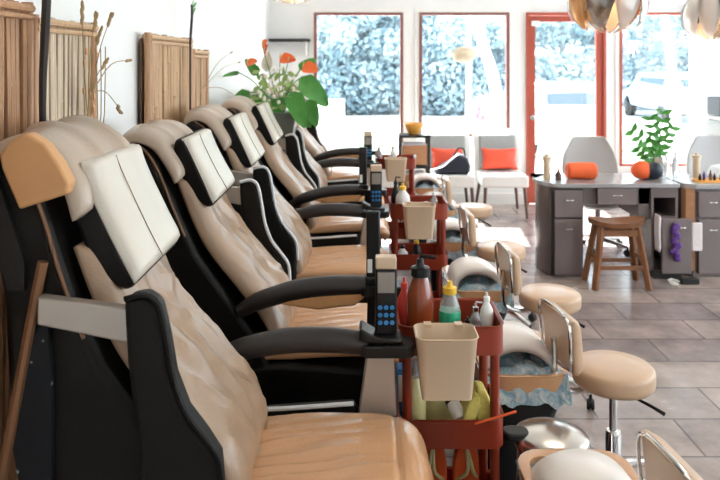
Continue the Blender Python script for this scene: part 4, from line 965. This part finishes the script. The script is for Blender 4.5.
# white leaning trunk, and slim ones
def trunk(pts, r, m, label): 
    b = Vector(pts[0]); t = thing('tree', label, 'tree', pts[0]); obj('trunk', T([Vector(p)-b for p in pts], r, n=10, smooth=10), M[m], t)
trunk([(2.38, 11.8, -.06), (2.21, 11.8, 1.29), (1.99, 11.8, 2.03), (1.71, 11.8, 3.08)], [.10, .09, .07], 'white_bark', 'white leaning trunk outside the second window')
trunk([(2.7, 18, -.06), (2.72, 18, 1.6), (2.7, 18, 3.2)], [.09, .06], 'bark', 'thin dark trunk left of the white leaning trunk')
trunk([(5.95, 13.5, -.06), (5.85, 13.5, 1.5), (5.6, 13.5, 3.2)], [.10, .08, .06], 'white_bark', 'slim white trunk outside the third window')
bm = NB(); leafmass(bm, (0, 0, .45), (.5, .4, .35), 350, .09); tag(obj('flower_bush', bm, M['pinkbush'], smooth=False), 'pink blossoming bush low outside the second window', 'bush', (3.35, 19.2, -.06))
for x, y, lb, mm in ((3.35, 10.4, 'pale green shrub low outside the red door', 'shrub'), (4.15, 10.8, 'second pale shrub right of door glass', 'shrub'), (5.2, 10.6, 'pale green shrub below the third window', 'shrub'), (.1, 10.6, 'pale shrub low outside the first window', 'shrub'), (-.45, 11.2, 'faint pink flowering shrub outside first window', 'pinkshrub')):
    bm = NB(); leafmass(bm, (0, 0, .42), (.42, .3, .42), 700, .05); tag(obj('shrub', bm, M[mm], smooth=False), lb, 'bush', (x, y, -.06), 'low shrubs along the shop front')
# parked cars
def car(x, y, m, label, w, h, L, glassz):
    t = thing('parked_car', label, 'car', (x, y, -.06), group='parked cars outside')
    body = [(-L/2, .35), (-L/2+.05, .75), (-L/2+.9, .92*h/1.5), (-L/2+1.45, h-.05), (L/2-.6, h), (L/2-.08, .95), (L/2, .8), (L/2, .35)]
    bm = NB(); 
    a = [bm.verts.new((x_*0+(-w/2)*(1 if z < 1 else .86), -px_, z)) for px_, z in body for x_ in (0,)]; b = [bm.verts.new(((w/2)*(1 if z < 1 else .86), -px_, z)) for px_, z in body]
    bm.faces.new(a); bm.faces.new(b[::-1]); k = len(body)
    for i in range(k): bm.faces.new((a[i], b[i], b[(i+1) % k], a[(i+1) % k]))
    obj('body', bm, M[m], t, bevel=.08)
    ye = -L/2
    obj('rear_window', B(-w*.33, w*.33, ye+.12, ye+.6, h-.38, h-.16), M['car_glass'], t, bevel=.03)
    for s_ in (-1, 1): obj('side_window', B(s_*w*.44-.05, s_*w*.44+.05, -L/2+.8, L/2-1.7, .98, h-.16), M['car_glass'], t, bevel=.03)
    obj('bumper', B(-w/2, w/2, ye-.05, ye+.12, .32, .55), M['asphalt'], t, bevel=.03)
    for s_ in (-1, 1):
        obj('tail_light', B(s_*w*.45-.07, s_*w*.45+.07, ye-.01, ye+.08, .65, .95), M['pinkbush'], t, bevel=.02)
        for e in (-1, 1):
            bm = NB(); lathe(bm, [(0, -.1), (.3, -.1), (.33, -.06), (.33, .06), (.3, .1), (0, .1)], n=22, M4=Matrix.Translation((s_*(w/2-.1), e*(L/2-.85), .33)) @ Matrix.Rotation(PI/2, 4, 'Y')); obj('wheel', bm, M['tyre'], t)
car(3.75, 14.4, 'car_white', 'white car parked outside the red door', 1.55, 1.36, 4.2, 1)
car(9.4, 21.5, 'car_blue', 'pale blue car parked beyond the third window', 1.9, 1.42, 4.3, 1)

# ------------------------------------------------------------------ light
w = bpy.data.worlds.new('World'); bpy.context.scene.world = w; w.use_nodes = True
nt = w.node_tree; bgn = nt.nodes['Background']; bgn.inputs['Color'].default_value = (.92, .96, 1.0, 1); bgn.inputs['Strength'].default_value = 3.4
def sun(name, direc, strength, col, ang):
    l = bpy.data.lights.new(name, 'SUN'); l.energy = strength; l.color = col; l.angle = math.radians(ang); o = bpy.data.objects.new(name, l); C.objects.link(o)
    o.rotation_euler = Vector(direc).to_track_quat('-Z', 'Y').to_euler(); o.location = (0, 12, 6); return o
sun('sun', (-.06, -.68, -.74), 22.0, (1, .95, .88), 1.0)

cam = bpy.data.cameras.new('camera'); cam.lens = 36; cam.sensor_width = 36; cam.sensor_fit = 'HORIZONTAL'; cam.shift_y = -.25; cam.clip_end = 300; cam.clip_start = .05
co = bpy.data.objects.new('camera', cam); C.objects.link(co); co.location = (0, 0, 1.7); co.rotation_euler = (PI/2, 0, 0)
sc = bpy.context.scene; sc.camera = co
cam.dof.use_dof = True; cam.dof.focus_distance = 2.4; cam.dof.aperture_fstop = 4.5
sc.view_settings.view_transform = 'Standard'; sc.view_settings.look = 'None'; sc.view_settings.exposure = 0.85; sc.view_settings.gamma = 1; sc.view_settings.use_curve_mapping = False
sc.cycles.max_bounces = 8; sc.cycles.diffuse_bounces = 4; sc.cycles.glossy_bounces = 4; sc.cycles.transparent_max_bounces = 8
sc.cycles.sample_clamp_indirect = 6
